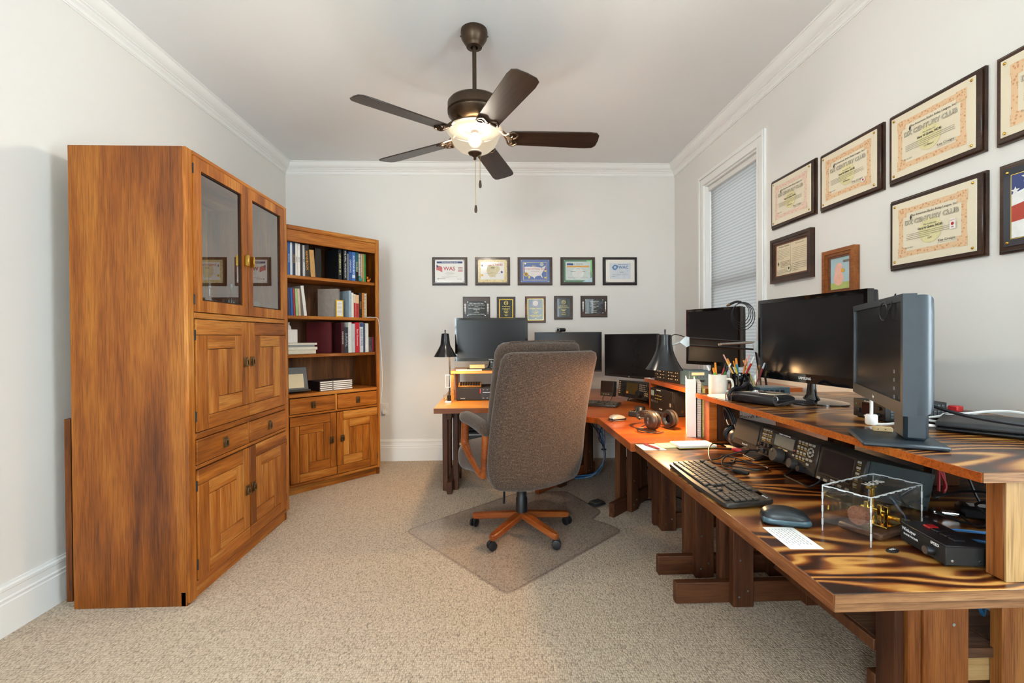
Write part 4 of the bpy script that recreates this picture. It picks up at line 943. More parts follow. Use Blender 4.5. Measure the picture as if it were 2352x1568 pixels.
f.poly([(-.122, -.005), (-.116, -.02), (-.122, -.035), (-.128, -.02)], INK); f.disc(-.02, -.055, .021, INKG); f.disc(-.02, -.055, .0195, M_CREAM); f.disc(-.02, -.055, .007, INK); f.rect(-.0045, -.088, -.0035, .085, INKG)
# small oak frame with a picture
o = framed('picture_frame', 'small oak frame with a pink pig picture behind the large monitor', (XR, 2.305, 1.452), -PI/2, .22, .18+.06, .042, W_FRAME, .03)
s = bx('picture', (-.071, -.012, -.081), (.071, -.009, .081), acryl('picture_sky', 'A8C4CC'), o); f = Flat(s, -.0122)
f.rect(-.071, -.081, .071, -.045, plain('picture_grass', 'B4C070', .6)); pk = plain('picture_pink', 'E8B4A0', .6)
f.disc(-.012, -.025, .034, pk); f.poly([(-.04, -.02), (-.036, .03), (-.02, .052), (.004, .05), (.014, .035), (.008, .012), (.012, -.01)], pk); f.poly([(.006, .004), (.026, .002), (.028, .02), (.008, .022)], plain('picture_gold', 'E0A83C', .6)); f.rect(.02, .05, .06, .062, INKG)
# back wall, upper row
def back_plaque(label, cx, board=None):
    return plaque('award_plaque', label, (cx, YB, 1.7625), 0, .326, .264, board, .018, group='upper row of plaques on the back wall')
def sheet(o, mat, w=.136, h=.106): return bx('acrylic_sheet', (-w, -.0212, -h), (w, -.0182, h), mat, o, .0006)
o = back_plaque('walnut plaque with red WAS lettering and a flag, leftmost on the back wall', -.411); s = sheet(o, M_SHEETW); f = Flat(s, -.0213)
f.rect(-.12, .072, .118, .09, INKB); f.text('Worked All States Award', 0, .081, .014, INKW); f.text('WAS', -.004, .022, .05, INKR, bold=.0006)
f.poly([(-.122, .062), (-.108, .05), (-.09, .048), (-.07, .038), (-.068, -.01), (-.09, .0), (-.108, .008), (-.124, .01)], plain('flag_pink', 'C8686A', .5)); f.poly([(-.122, .062), (-.108, .05), (-.106, .035), (-.122, .036)], INKB)
for k in range(4): f.rect(.076, -.004+.011*k, .12, .001+.011*k, INKR if k != 2 else INKG)
for k, (z, wd) in enumerate(((-.012, .03), (-.022, .045), (-.035, .028))): f.lines(-wd, wd, (z, z-.0001), INKG)
f.lines(-.075, .07, (-.054, -.06), INKG); f.poly([(-.108, -.062), (-.104, -.072), (-.108, -.082), (-.112, -.072)], INK); f.lines(-.1, -.04, (-.072, -.0721), INKR, .003); f.text('Kay Craigie', .09, -.074, .009, INK)
corner_screws(s, -.127, -.097, .127, .097, -.0213, M_BLACKM, .0035)
o = back_plaque('walnut plaque with gilt border and SWEEPSTAKES lettering', -.0125); s = sheet(o, M_BORDER_G); f = Flat(s, -.0213)
f.rect(-.112, -.078, .108, .084, M_SHEETW); f.poly([(-.05, .05), (-.03, .06), (.03, .045), (.05, .05), (.07, .025), (.06, .0), (.04, -.02), (.025, -.045), (.03, -.06), (.005, -.052), (-.02, -.062), (-.045, -.03), (-.058, 0), (-.052, .03)], plain('map_tan', 'D8CDA8', .6))
f.text('SWEEPSTAKES', .008, .058, .027, INKR, bold=.0003); f.text('NC4S', 0, .03, .014, INK, bold=.0006); f.lines(-.07, .07, (-.022, -.0221), INKG); f.lines(-.022, .022, (-.012, -.0121), INK); f.text('2011', 0, -.046, .008, INK)
f.disc(-.098, -.038, .011, plain('gold_seal', 'D8A824', .4)); f.poly([(.085, .004), (.097, -.009), (.085, -.022), (.073, -.009)], INKB); f.poly([(-.098, .066), (-.092, .052), (-.098, .038), (-.104, .052)], INK); corner_screws(s, -.127, -.097, .127, .097, -.0213, M_BRASS_OLD, .0035)
o = back_plaque('walnut plaque with a blue sheet and white United States map', .3845); s = sheet(o, acryl('blue_sheet', '5A70A8')); f = Flat(s, -.0213)
f.frame(-.112, -.085, .112, .082, .0022, INKGOLD); us = [(-.1, .04), (-.06, .042), (0, .04), (.04, .036), (.06, .03), (.085, .045), (.1, .052), (.095, .035), (.085, .01), (.07, -.01), (.06, -.03), (.072, -.066), (.062, -.06), (.05, -.042), (.02, -.045), (0, -.055), (-.005, -.072), (-.02, -.055), (-.04, -.048), (-.06, -.035), (-.085, -.03), (-.098, -.005)]
f.poly(us, plain('map_white', 'DCD8D6', .5)); f.text('Worked All Stamp Award', 0, .02, .021, INKR); f.text('2011', -.01, .046, .02, INKGOLD); f.text('Gary Quinn, NC4S', 0, -.004, .009, INKG); f.disc(.062, .062, .018, plain('globe_grey', 'A8B0B4', .4)); f.disc(-.085, -.03, .02, INKGOLD); f.disc(-.085, -.03, .0165, plain('medal_brown', '8A6A30', .5))
f.poly([(-.105, .066), (-.092, .078), (-.082, .072), (-.09, .062)], INKW)
for x, z in ((-.055, -.062), (.095, -.062), (.095, .0), (-.055, -.05)): f.rect(x-.009, z-.007, x+.009, z+.007, plain('stamp_yellow', 'D8C868', .5))
corner_screws(s, -.127, -.097, .127, .097, -.0213, M_STEEL, .0035)
o = back_plaque('walnut plaque with a green edged certificate and orange stripe', .788); s = sheet(o, acryl('green_sheet', '4E7A5A')); f = Flat(s, -.0213)
f.poly([(.08, .1), (.13, .1), (.134, -.04), (.11, .03)], plain('leaf_green', '7AC078', .4)); f.poly([(.04, -.104), (.134, -.104), (.134, -.06), (.08, -.08)], plain('sky_patch', 'A8C8D8', .4))
f.rect(-.118, -.086, .118, .088, plain('certificate_grey', 'C6D0CC', .4)); f.disc(0, -.02, .055, plain('map_pale', 'D8E0DA', .5)); f.rect(-.104, .054, -.045, .072, INKB); f.text('3', -.036, .062, .018, INK); f.text('DIGITAL', .015, .063, .018, INKG); f.rect(-.104, .036, .104, .049, plain('stripe_orange', 'E0A040', .5)); f.text('NC4S', 0, .021, .012, INK); f.lines(-.07, .07, (-.006, -.0061), INK, .002); f.lines(-.03, .03, (-.016, -.022), INKG); f.lines(-.095, .095, (-.06, -.0601), INKG)
f.poly([(-.02, .0), (.012, .01), (.04, -.005), (.028, -.03), (.014, -.06), (.002, -.068), (-.012, -.04), (-.03, -.025)], plain('map_white', 'DCD8D6')); corner_screws(s, -.127, -.097, .127, .097, -.0213, M_STEEL, .0035)
o = back_plaque('dark plaque with a white sheet and blue WAC globe emblem, rightmost', 1.188, wood('plaque_ebony', '1E1A1A', '2C2626', '3A3230', axis=0, rough=.3)); s = sheet(o, M_SHEETW); f = Flat(s, -.0213)
f.rect(-.1, -.075, .1, .075, plain('wac_pale', 'CED4DC', .4)); bl = plain('wac_blue', '5880AC', .5); f.poly([(-.08, .035), (-.055, .06), (-.03, .055), (-.018, .04), (-.03, .02), (-.045, .008), (-.065, .012)], bl); f.disc(-.048, .035, .012, plain('wac_light', 'B8CCE0', .4)); f.text('WAC', .03, .034, .038, bl, bold=.001); f.lines(-.02, .08, (.06, .0599), bl, .003); f.text('NC4S', .012, -.012, .014, INK); f.lines(-.075, .08, (-.032, -.038), INKG); f.lines(-.08, -.045, (-.055, -.0551), INK, .002); corner_screws(s, -.127, -.097, .127, .097, -.0213, M_BLACKM, .0035)
# lower row
def lower(label, x0, x1, z0, z1, board=None):
    return plaque('engraved_plaque', label, ((x0+x1)/2, YB, (z0+z1)/2), 0, x1-x0, z1-z0, board, .018, group='lower row of engraved plaques')
M_ENGR = acryl('black_engraving_plate', '151A17')
def engraved(o, w, h, rows, head, mat=None, tx=INKGOLD):
    s = bx('engraved_plate', (-w, -.0205, -h), (w, -.0182, h), mat or M_ENGR, o, .0005); f = Flat(s, -.0206)
    for tx_, z, sz in rows: f.text(tx_, 0, z, sz, tx, bold=.0002)
    return s, f
def arrows(o, x):
    for sg in (-1, 1):
        p = [(0, .05), (.009, .034), (.004, .03), (.004, .018), (.008, .012), (.003, .005), (.006, -.002), (.003, -.012), (.006, -.02), (.002, -.03), (.002, -.048)]
        MB().prism([(a, b) for a, b in p]+[(-a, b) for a, b in p[::-1] if a > 0], 0, .003, T(x*sg, -.0182, 0) @ RX(PI/2)).obj('ornament', M_WHITE, o)
o = lower('walnut plaque with silver spear ornaments, partly behind the leftmost monitor', -.292, -.038, 1.30, 1.526); s, f = engraved(o, .087, .07, [('2002 Virginia QSO Party', .05, .013), ('High Virginia Club Combined Score', .034, .0105), ('awarded to', .02, .008), ('Louisa Amateur Radio Group', .005, .0125), ('2,587,900 Points', -.008, .009), ('2002', -.022, .008), ('sponsored by', -.034, .009), ('Louisa Amateur Radio Group', -.051, .0125)], 0, tx=INKW); corner_screws(s, -.081, -.063, .081, .063, -.0206, M_CHROME, .005); arrows(o, .106)
o = lower('small walnut plaque with gold border line and club emblem', .024, .198, 1.30, 1.525, W_PLAQ); s = bx('gold_plate', (-.065, -.0195, -.088), (.065, -.0182, .088), M_GOLD, o); s2, f = engraved(o, .058, .081, [('2011 Virginia QSO Party', .02, .0075), ('High Single Operator', -.002, .0085), ('Low Power', -.012, .0085), ('Gary Quinn', -.03, .0095), ('NC4S', -.04, .0095), ('sponsored by', -.058, .006), ('PVRC', -.068, .007)], 0); f.disc(0, .052, .019, INKGOLD); f.disc(0, .052, .0165, M_ENGR); f.text('PVRC', 0, .052, .012, INKGOLD)
o = lower('cherry plaque with a purple and white round seal and 5 Million Award', .289, .484, 1.279, 1.528, W_PLAQ2); s = bx('gold_edge', (-.074, -.0192, -.1), (.074, -.0182, .1), M_GOLD, o); s2, f = engraved(o, .071, .097, [('5 Million Award', .008, .016), ('Presented to', -.008, .008), ('Gary Quinn', -.024, .012), ('NC4S', -.035, .012), ('for outstanding achievement in CQ WPX', -.052, .0068), ('contest operating with a lifetime total', -.06, .0068), ('exceeding five million points', -.068, .0068), ('1984', -.086, .008)], 0); f.disc(0, .058, .036, plain('seal_purple', '6A5A90', .5)); f.disc(0, .058, .034, INKW); f.disc(0, .058, .03, plain('seal_violet', '8A7AB0', .5)); f.disc(0, .058, .026, M_PAPER)
o = lower('small walnut plaque with gold emblem and no border line', .563, .739, 1.308, 1.531, W_PLAQ); s2, f = engraved(o, .06, .086, [('2006 Virginia QSO Party', .016, .0075), ('High Single Operator CW Only', -.001, .0075), ('Gary Quinn', -.02, .0095), ('NC4S', -.03, .0095), ('sponsored by', -.046, .006), ('PVRC/NVA', -.062, .0085)], 0); f.disc(0, .052, .019, INKGOLD); f.disc(0, .052, .0165, M_ENGR); f.text('PVRC', 0, .052, .012, INKGOLD)
o = lower('wide walnut plaque with silver spears, right end of the lower row', .814, 1.068, 1.329, 1.531); s2, f = engraved(o, .087, .068, [('Virginia QSO Party', .048, .0115), ('Single Operator', .033, .01), ('awarded to', .018, .008), ('Gary Quinn, NC4S', .002, .011), ('first place', -.012, .008), ('sponsored by', -.04, .008), ('April 2003', -.055, .0105)], 0, acryl('glossy_engraving_plate', '14161A', .05), INKW); corner_screws(s2, -.081, -.061, .081, .061, -.0206, M_CHROME, .005); arrows(o, .106)
# ------------------------------------------------------------------ monitors
def monitor(label, L, R, z0, z1, zb, bz=.018, gloss=True, base='oval', logo=None, neck=None, bot=None, dome=.03, body=None, tilt=0, nb=.02, bs=(.12, .1), shift=0, group=None):
    """flat screen between ground points L and R (left/right as its viewer sees it), on a stand whose foot is at zb"""
    L, R = Vector(L), Vector(R); d = R-L; w = d.length; a = math.atan2(d.y, d.x); c = (L+R)/2
    o = thing('monitor', label, 'monitor', (c.x, c.y, zb), a, group)
    za, zt = z0-zb, z1-zb; bm_ = M_GLOSS if gloss else (body or M_BLACK); b2 = bot or bz*1.3
    ring(MB(), -w/2, za, w/2, zt, (bz, b2, bz, bz), -.006, .02).obj('bezel', bm_, o)
    bx('screen', (-w/2+bz*.9, -.002, za+b2*.9), (w/2-bz*.9, .004, zt-bz*.9), M_SCREEN, o)
    def back(p):
        k = max(0, p.y)/(.5*dome+.01); p.x *= 1-.08*k*k; p.z *= 1-.1*k*k; return p + Vector((0, .018+dome*.5, (za+zt)/2))
    MB().rbox(w/2-.001, dome*.5+.01, (zt-za)/2-.001, .008, 8, None, back).obj('back_shell', body or M_BLACK, o, 50)
    if logo: text(logo, b2*.42, INKW, o, T(0, -.0066, za+b2*.5) @ RX(PI/2), 'brand_lettering')
    if base:
        ny = .03+dome+nb
        if base == 'oval':
            MB().lathe([(0, .012), (bs[0]*.6, .011), (bs[0], .005), (bs[0], 0), (0, 0)], 36, T(shift, ny-.03, .0005) @ Matrix.Diagonal((1, bs[1]/bs[0], 1, 1))).obj('base', M_GLOSS, o)
            MB().lathe([(.045, .008), (.026, .03), (.02, .07), (.022, za+.05)], 20, T(shift, ny-.035, 0) @ Matrix.Diagonal((1, .55, 1, 1))).obj('neck', M_GLOSS, o)
        else:
            bx('base', (-bs[0]+shift, ny-.03-bs[1]*1.1, .0005), (bs[0]+shift, ny-.03+bs[1]*.9, .012), body or M_BLACK, o, .004)
            bx('neck', (-.045+shift, ny-.03, .012), (.045+shift, ny+.02, (za+zt)/2), body or M_BLACK, o, .008)
    return o
M_TEAL_D = plain('dark_teal_plastic', '232C33', .42, 0, .08)
RZT = .8755
monitor('glossy black leftmost monitor on the honey wood riser', (-.32, 3.92), (.272, 3.92), .952, 1.305, .8845, .019, True, 'oval', 'SAMSUNG', bs=(.11, .085), shift=.0)
m2 = monitor('black middle monitor behind the chair with a webcam on top', (.345, 4.1), (.922, 4.1), .845, 1.187, DZ+.0025, .008, False, 'rect', bs=(.11, .09), bot=.014)
m3 = monitor('black thin-bezel monitor right of the webcam monitor and behind the bell lamp', (.922, 3.97), (1.19, 3.47), .822, 1.166, DZ+.0025, .006, False, None, 'DELL', bs=(.1, .08), bot=.018)
m4 = monitor('squarish black monitor before the window with a cable coil on its corner', (1.26, 3.10), (1.425, 2.725), .965, 1.318, .8605, .016, True, 'rect', bs=(.1, .07), bot=.022, nb=.0)
monitor('large glossy monitor standing on the plywood riser', (1.238, 2.2), (1.30, 1.62), .953, 1.309, RZT, .016, True, 'oval', 'SAMSUNG', bs=(.15, .1), bot=.036, nb=0)
m6 = monitor('dark grey monitor nearest the camera turned away on a square foot', (1.176, 1.523), (.927, 1.048), .9625, 1.24, RZT, .017, False, 'rect', 'hp', body=M_TEAL_D, dome=.03, bs=(.095, .085), bot=.03, nb=-.005, shift=.105)
for k in range(4): bx('button', (.2, -.0072, .12+.02*k), (.204, -.0055, .128+.02*k), M_GREY, m6)
# webcam
o = thing('webcam', 'small black webcam perched on the middle monitor', 'webcam', (.56, 4.1, 1.1875), .35)
MB().cyl((-.035, 0, .018), (.05, 0, .018), .016, seg=16).obj('body', M_BLACK, o); MB().lathe([(0, .0), (.02, 0), (.021, .01), (.016, .012), (0, .01)], 18, T(-.03, -.012, .018) @ RX(PI/2)).obj('lens_ring', M_STEEL, o); MB().cyl((-.03, -.0235, .018), (-.03, -.0265, .018), .011, seg=16).obj('lens', M_GLOSS, o); bx('clip', (-.02, -.004, -.0005), (.02, .03, .004), M_BLACK, o)
# ------------------------------------------------------------------ radio gear on the near table
M_RADIO = plain('radio_panel', '1E1A17', .42, 0, .1); M_KEYCAP = plain('pale_keycap', '8E867A', .45, 0, .05); M_DARKTEAL = plain('teal_black_paint', '16201F', .6, 0, .06)
M_LCD = plain('grey_lcd', '6E6C62', .3); M_LCDD = plain('dark_lcd', '221C1C', .15); M_YEL = plain('yellow_print', 'C0A040', .5); M_RED = plain('red_plastic', 'B02024', .4); M_BLUEW = plain('blue_cable', '3C7EB8', .45); M_RUBBER = plain('black_rubber', '141414', .65)
M_TAN = plain('tan_card', 'C8A878', .7); M_BLUEG = plain('blue_grey_metal', '4C6470', .4)
def knob(p, x, z, r, d, y=0, mat=None, dimple=False):
    k = MB().lathe([(0, 0), (r*1.04, 0), (r, d*.15), (r*.97, d*.9), (r*.9, d), (0, d)], 24, T(x, y, z) @ RX(PI/2)).obj('knob', mat or M_BLACK, p)
    if dimple: MB().lathe([(0, .0004), (r*.24, .0004), (r*.26, 0)], 14, T(x-r*.25, y-d-.0002, z+r*.45) @ RX(PI/2)).obj('finger_dimple', M_BLACKM, k)
def keys(p, pts, w, h, y=0, mat=None, t=.003, name='key'):
    me = None
    for x, z in pts:
        if me is None: o = MB().box((-w/2, -t, -h/2), (w/2, 0, h/2), min(w, h)*.15).obj(name, mat or M_KEYCAP, p); me = o.data
        else: o = link(name, me, p)
        o.location = (x, y, z)
def radio(name, label, y, w, h, dep=.2, rz=-PI/2, loc=None, tilt=-.22, z=.7005, x=1.0, feet=True, body=None):
    o = thing(name, label, 'radio', loc or (x, y, z), rz, rx=tilt)
    bx('case', (0, .012, 0), (w, dep, h), body or M_DARKTEAL, o, .0015); bx('front_panel', (.0005, 0, .0005), (w-.0005, .0118, h-.0005), M_RADIO, o, .0025)
    return o
def bail(o, x0, x1, y, drop, lean=.02):
    MB().tube(bez([(x0, y+.03, .004), (x0, y+lean, -drop*.5), (x0+.006, y, -drop), (x0+.016, y-.002, -drop-.002), (x1-.016, y-.002, -drop-.002), (x1-.006, y, -drop), (x1, y+lean, -drop*.5), (x1, y+.03, .004)], 4), .0028, 8).obj('tilt_bail', M_BLACK, o)
def near_radios():
    o = radio('station_speaker', 'black station speaker left of the transceiver on the near table', 1.987, .193, .105)
    m = plain('speaker_cloth', '2A231D', .8, 0, .3, 700, .6); bx('grille', (.006, -.0025, .022), (.182, 0, .1), m, o, .001); text('Elecraft SP3', .0085, INKW, o, T(.1, -.0008, .011) @ RX(PI/2)); bail(o, .05, .15, .03, .036)
    o = radio('transceiver', 'black amateur transceiver with big tuning knob between speaker and panel display', 1.79, .32, .105)
    ring(MB(), .082, .05, .205, .1, .004, -.003, 0).obj('display_frame', M_BLACK, o); bx('display', (.085, -.0008, .053), (.202, 0, .092), M_LCD, o); text('ELECRAFT K3S TRANSCEIVER', .005, INKW, o, T(.143, -.0032, .0965) @ RX(PI/2))
    keys(o, [(.022, .094), (.022, .078), (.022, .062)], .026, .007); keys(o, [(x, z) for x in (.045, .06) for z in (.095, .079, .063)], .01, .006)
    keys(o, [(.225+.017*i, .094-.017*j) for i in range(3) for j in range(4)], .011, .007); keys(o, [(.277, .094), (.295, .094), (.277, .045), (.295, .045), (.283, .03)], .014, .008)
    for k in range(6): 
        a = PI/6+k*PI/3; MB().box((-.0055, -.003, -.003), (.0055, 0, .003), .001, T(.286+.013*math.cos(a), 0, .07+.013*math.sin(a)) @ RY(-a+PI/2)).obj('key', M_KEYCAP, o)
    MB().cyl((.286, 0, .07), (.286, -.004, .07), .0045, seg=12).obj('key', M_KEYCAP, o)
    keys(o, [(.128+.018*i, .047) for i in range(3)], .015, .005, 0, M_TAN); keys(o, [(.206, .058)], .01, .006, 0, plain('tx_red_key', '8A3A34', .5)); keys(o, [(.206, .042)], .01, .006)
    knob(o, .142, .024, .0245, .03, -.003, plain('soft_knob', '2E2A27', .6), True); knob(o, .222, .016, .0165, .022, -.001, plain('soft_knob', '2E2A27')); knob(o, .27, .01, .01, .022)
    for x, z in ((.02, .04), (.05, .04), (.074, .042), (.046, .016), (.07, .016)): knob(o, x, z, .0075, .012)
    m = MB()
    for i in range(3):
        for j in range(4): m.box((.219+.017*i, -.0004, .0865-.017*j), (.231+.017*i, 0, .0882-.017*j))
    for j in range(3): m.box((.012, -.0004, .086-.016*j), (.032, 0, .0877-.016*j)); m.box((.04, -.0004, .088-.016*j), (.066, 0, .0893-.016*j))
    q = m.obj('key_legends', M_YEL, o); q['kind'] = 'stuff'
    for k in range(2): MB().cyl((.012, 0, .018+.02*k), (.012, -.012, .018+.02*k), .006, seg=12).obj('jack', M_CHROME, o)
    bail(o, .15, .29, .02, .037)
    o = radio('panadapter', 'black panel display unit at the near end of the radio row', 1.466, .186, .105)
    ring(MB(), .012, .02, .15, .099, .003, -.0035, 0).obj('bezel', plain('bezel_bronze', '4A3E34', .3, .5), o); bx('display', (.02, -.0008, .026), (.142, 0, .095), M_LCDD, o); text('ELECRAFT', .006, INKW, o, T(.083, -.0006, .014) @ RX(PI/2))
    keys(o, [(.164, .092-.016*k) for k in range(5)], .014, .007); keys(o, [(.02+.03*k, .006) for k in range(5)], .016, .008)
    m = MB()
    for k in range(5): m.box((.158, -.0004, .084-.016*k), (.17, 0, .0855-.016*k))
    m.obj('key_legends', M_YEL, o)['kind'] = 'stuff'
    for yy, zz in ((.03, .095), (.1, .095), (.19, .095), (.19, .01)): MB().cyl((.1855, yy, zz), (.1872, yy, zz), .0025, seg=8).obj('screw', M_BLACK, o)
    bail(o, .02, .15, .03, .036)
near_radios()
def keyboard(label, loc, rz, L=.445, D=.15, tilt=.07, detail=True):
    o = thing('keyboard', label, 'keyboard', loc, rz, rx=tilt)
    m = plain('keyboard_charcoal', '2A2724', .42, 0, .06)
    MB().prism(round_poly([(0, .008), (L*.5, 0), (L, .008), (L, D), (0, D)], .012), .001, .014, None, .003).obj('case', m, o)
    kc = plain('keycap_glare_tint', '46403A', .4, 0, .05); me = {}  # key colour lightened to stand for lamp glare on the keys
    rows = [(.128, [.0175]*1+[0]+[.0175]*4+[.0]+[.0175]*4+[0]+[.0175]*4), (.103, [.0175]*13+[.036]), (.084, [.027]+[.0175]*12+[.0265]), (.065, [.0315]+[.0175]*11+[.041]), (.046, [.041]+[.0175]*10+[.051]), (.027, [.024, .019, .024, .109, .024, .019, .019, .024])]
    items = []
    for yy, ws in rows:
        x = .012; gap = .006 if yy == .128 else 0
        for w_ in ws:
            if w_ == 0: x += .012; continue
            items.append((x, yy, w_)); x += w_+.0014
    for yy in (.128, .103, .084): items += [(.301+.0189*k, yy, .0175) for k in range(3)]
    items += [(.32, .046, .0175)]+[(.301+.0189*k, .027, .0175) for k in range(3)]
    items += [(.364+.0189*k, yy, .0175) for k in range(4) for yy in (.103, .084, .065, .046)] + [(.364, .027, .0364), (.402, .027, .0175)]
    if detail:
        for x, yy, w_ in items:
            if w_ not in me: k = MB().box((.0005, -.008, 0), (w_-.0005, .008, .0062), .0018).obj('key', kc, o); me[w_] = k.data
            else: k = link('key', me[w_], o)
            k.location = (x, yy, .0142)
        text('logitech', .009, INKW, o, T(L-.03, D-.012, .0143), depth=.0001); bx('indicator', (L-.075, D-.018, .014), (L-.045, D-.006, .0146), M_GLOSS, o)
        for x in (.03, L-.05): bx('foot', (x, D-.02, -.008), (x+.02, D-.008, .001), M_BLACK, o)
    else:
        mm = MB()
        for x, yy, w_ in items: mm.box((x+.0005, yy-.008, .0142), (x+w_-.0005, yy+.008, .02), .0015)
        mm.obj('key_block', kc, o)['kind'] = 'stuff'
    return o
keyboard('charcoal full-size keyboard with worn keys on the near work table', (.644, 1.775, DZ+.0015), -PI/2)
# mouse and note card on the near table
def mouse(label, loc, rz, m_top, m_side, s=1.0):
    o = thing('computer_mouse', label, 'mouse', loc, rz)
    def fn(p):
        t = p.y/(.055*s); p.x *= 1-.12*t*t+.05*t; p.z = max(p.z, -.014*s)
        if p.z > 0: p.z *= (1-.55*max(0, t)**1.6)*(1-.25*max(0, -t)**2)
        return p+Vector((0, 0, .0155*s))
    MB().rbox(.033*s, .056*s, .026*s, .02*s, 10, None, fn).obj('shell', m_top, o, 80)
    def fn2(p): t = p.y/(.055*s); p.x *= 1-.12*t*t+.05*t; return p+Vector((0, 0, .012*s))
    MB().rbox(.0342*s, .0565*s, .009*s, .008*s, 8, None, fn2).obj('side_band', m_side, o, 80)
    MB().cyl((-.003*s, .03*s, .026*s), (.003*s, .03*s, .026*s), .009*s, seg=14).obj('scroll_wheel', M_RUBBER, o)
    return o
mouse('dark teal computer mouse resting on a note card', (.757, 1.225, DZ+.0012), -PI/2-.35, plain('mouse_black', '1C2226', .35), plain('mouse_teal', '3E5660', .3))
o = thing('note_card', 'white ruled note card under the dark mouse', 'card', (.684, 1.203, DZ+.0003), -PI/2-.05+.0)
bx('card', (0, 0, 0), (.127, .077, .0005), M_PAPER, o); m = MB()
random.seed(3)
for k in range(8):
    x = .012
    while x < .1: w_ = random.uniform(.004, .012); m.box((x, .01+.0075*k, .0006), (x+w_, .0113+.0075*k, .0007)); x += w_+.004
m.obj('handwriting', plain('pencil_grey', '5C5C62', .7), o)['kind'] = 'stuff'
# morse key under an acrylic cover
def acrylic_cover():
    a = math.radians(24); o = thing('acrylic_cover', 'clear acrylic dust cover lettered NC4S over the brass key', 'cover', (.868, 1.075, DZ+.0003), a)
    W, D_, Hh, t = .225, .11, .115, .003
    P = clear('acrylic_panel', (.985, .99, .99), .985, .01); E = plain('acrylic_edge', 'F0F4F6', .2, 0, .02)
    E.node_tree.nodes['Principled BSDF'].inputs['Transmission Weight'].default_value = .3
    for nm, x0, y0, z0, x1, y1, z1 in (('panel', 0, 0, 0, W, t, Hh-t), ('panel', 0, D_-t, 0, W, D_, Hh-t), ('panel', 0, t, 0, t, D_-t, Hh-t), ('panel', W-t, t, 0, W, D_-t, Hh-t), ('top_panel', 0, 0, Hh-t, W, D_, Hh)): bx(nm, (x0, y0, z0), (x1, y1, z1), P, o)
    for n, (p, q) in enumerate((((0, 0, Hh), (W, 0, Hh)), ((0, D_, Hh), (W, D_, Hh)), ((0, 0, Hh), (0, D_, Hh)), ((W, 0, Hh), (W, D_, Hh)), ((0, 0, 0), (0, 0, Hh)), ((W, 0, 0), (W, 0, Hh)), ((0, D_, 0), (0, D_, Hh)), ((W, D_, 0), (W, D_, Hh)))):
        p, q = Vector(p), Vector(q); L = (q-p).length; k = max(2, int(L/.016)); m = MB()
        d = (q-p)/k
        for i in range(k):   # finger joints: alternate offsets along the edge
            a0 = p+d*i; b0 = p+d*(i+1); off = .0012 if i % 2 else 0
            c = (a0+b0)/2; m.tube([a0+Vector((0, 0, -off)), b0+Vector((0, 0, -off))], .0021 if i % 2 else .0014, 4)
        m.obj('finger_joint_edge', E, o)['kind'] = 'stuff'
    text('NC4S', .03, M_WHITE, o, T(.13, .06, Hh+.0003) @ RZ(0), 'engraved_lettering', depth=.0002)
    KY = -.03; k = thing('morse_key', 'brass morse key with flared wooden knob under the acrylic cover', 'morse key', (.868+.03*math.sin(a), 1.075-.03*math.cos(a), DZ+.0003), a)
    bx('wooden_base', (.055, .035, .0), (.215, .135, .017), wood('key_base_wood', '3A241A', '523528', '6A4A38', axis=0), k, .004); bx('brass_plate', (.095, .045, .0172), (.205, .125, .023), M_GOLD, k, .001)
    MB().lathe([(0, 0), (.021, 0), (.024, .006), (.022, .02), (.014, .038), (.011, .055), (0, .056)], 24, T(.045, .085, .047) @ RY(PI/2)).obj('wooden_knob', wood('key_knob_wood', '5A3020', '7A4A34', '8E6048', axis=0), k)
    MB().cyl((.09, .085, .047), (.19, .085, .047), .0035, seg=10).obj('lever', M_BRASS, k)
    for x, y, h_ in ((.118, .07, .05), (.118, .1, .05), (.14, .066, .042), (.14, .106, .042)): bx('post', (x-.005, y-.005, .023), (x+.005, y+.005, .023+h_*.9), M_GOLD, k, .001)
    MB().cyl((.118, .058, .052), (.118, .112, .052), .005, seg=12).obj('pivot', M_GOLD, k); MB().cyl((.15, .066, .034), (.15, .04, .034), .007, seg=14).obj('contact_screw', M_BRASS, k)
    bx('contact_bar', (.152, .08, .042), (.19, .09, .05), M_GOLD, k, .001)
    MB().cyl((.178, .118, .023), (.178, .118, .092), .0045, seg=12).obj('column', M_GOLD, k); bx('cross_bar', (.158, .112, .088), (.186, .124, .095), M_GOLD, k, .001); MB().cyl((.162, .118, .035), (.162, .118, .088), .002, seg=8).obj('spring_rod', M_STEEL, k)
acrylic_cover()
# keyer box
o = thing('keyer_box', 'black keyer box with red button and SPEED knob by the riser post', 'keyer', (.965, 1.106, DZ+.006), -PI/2-.14)
bx('case', (0, 0, 0), (.136, .08, .042), M_BLACKM, o, .0012); bx('cover_lip', (-.001, -.001, .038), (.137, .081, .0425), M_BLACK, o, .001)
text('Winkeyer', .011, INKW, o, T(.03, -.0015, .03) @ RX(PI/2)); text('MODEL WK3USB', .006, INKW, o, T(.036, -.0015, .019) @ RX(PI/2)); text('SPEED', .009, INKW, o, T(.108, -.0015, .033) @ RX(PI/2)); knob(o, .098, .016, .011, .014, 0, M_BLACK); MB().cyl((.098, -.0145, .016), (.098, -.015, .016), .0085, seg=16).obj('knob_cap', M_STEEL, o)
for k in range(4): bx('push_button', (.028+.024*k, .03, .0425), (.046+.024*k, .052, .047), M_RED if k == 0 else M_BLACK, o, .001)
for x, z in ((.012, .01), (.066, .01)): MB().lathe([(0, .002), (.003, .0015), (.0035, 0)], 8, T(.1365, x, z) @ RY(PI/2)).obj('screw', M_STEEL, o)
for x in (.015, .12): 
    for y in (.012, .068): MB().cyl((x, y, -.0055), (x, y, 0), .005, seg=8).obj('foot', M_RUBBER, o)
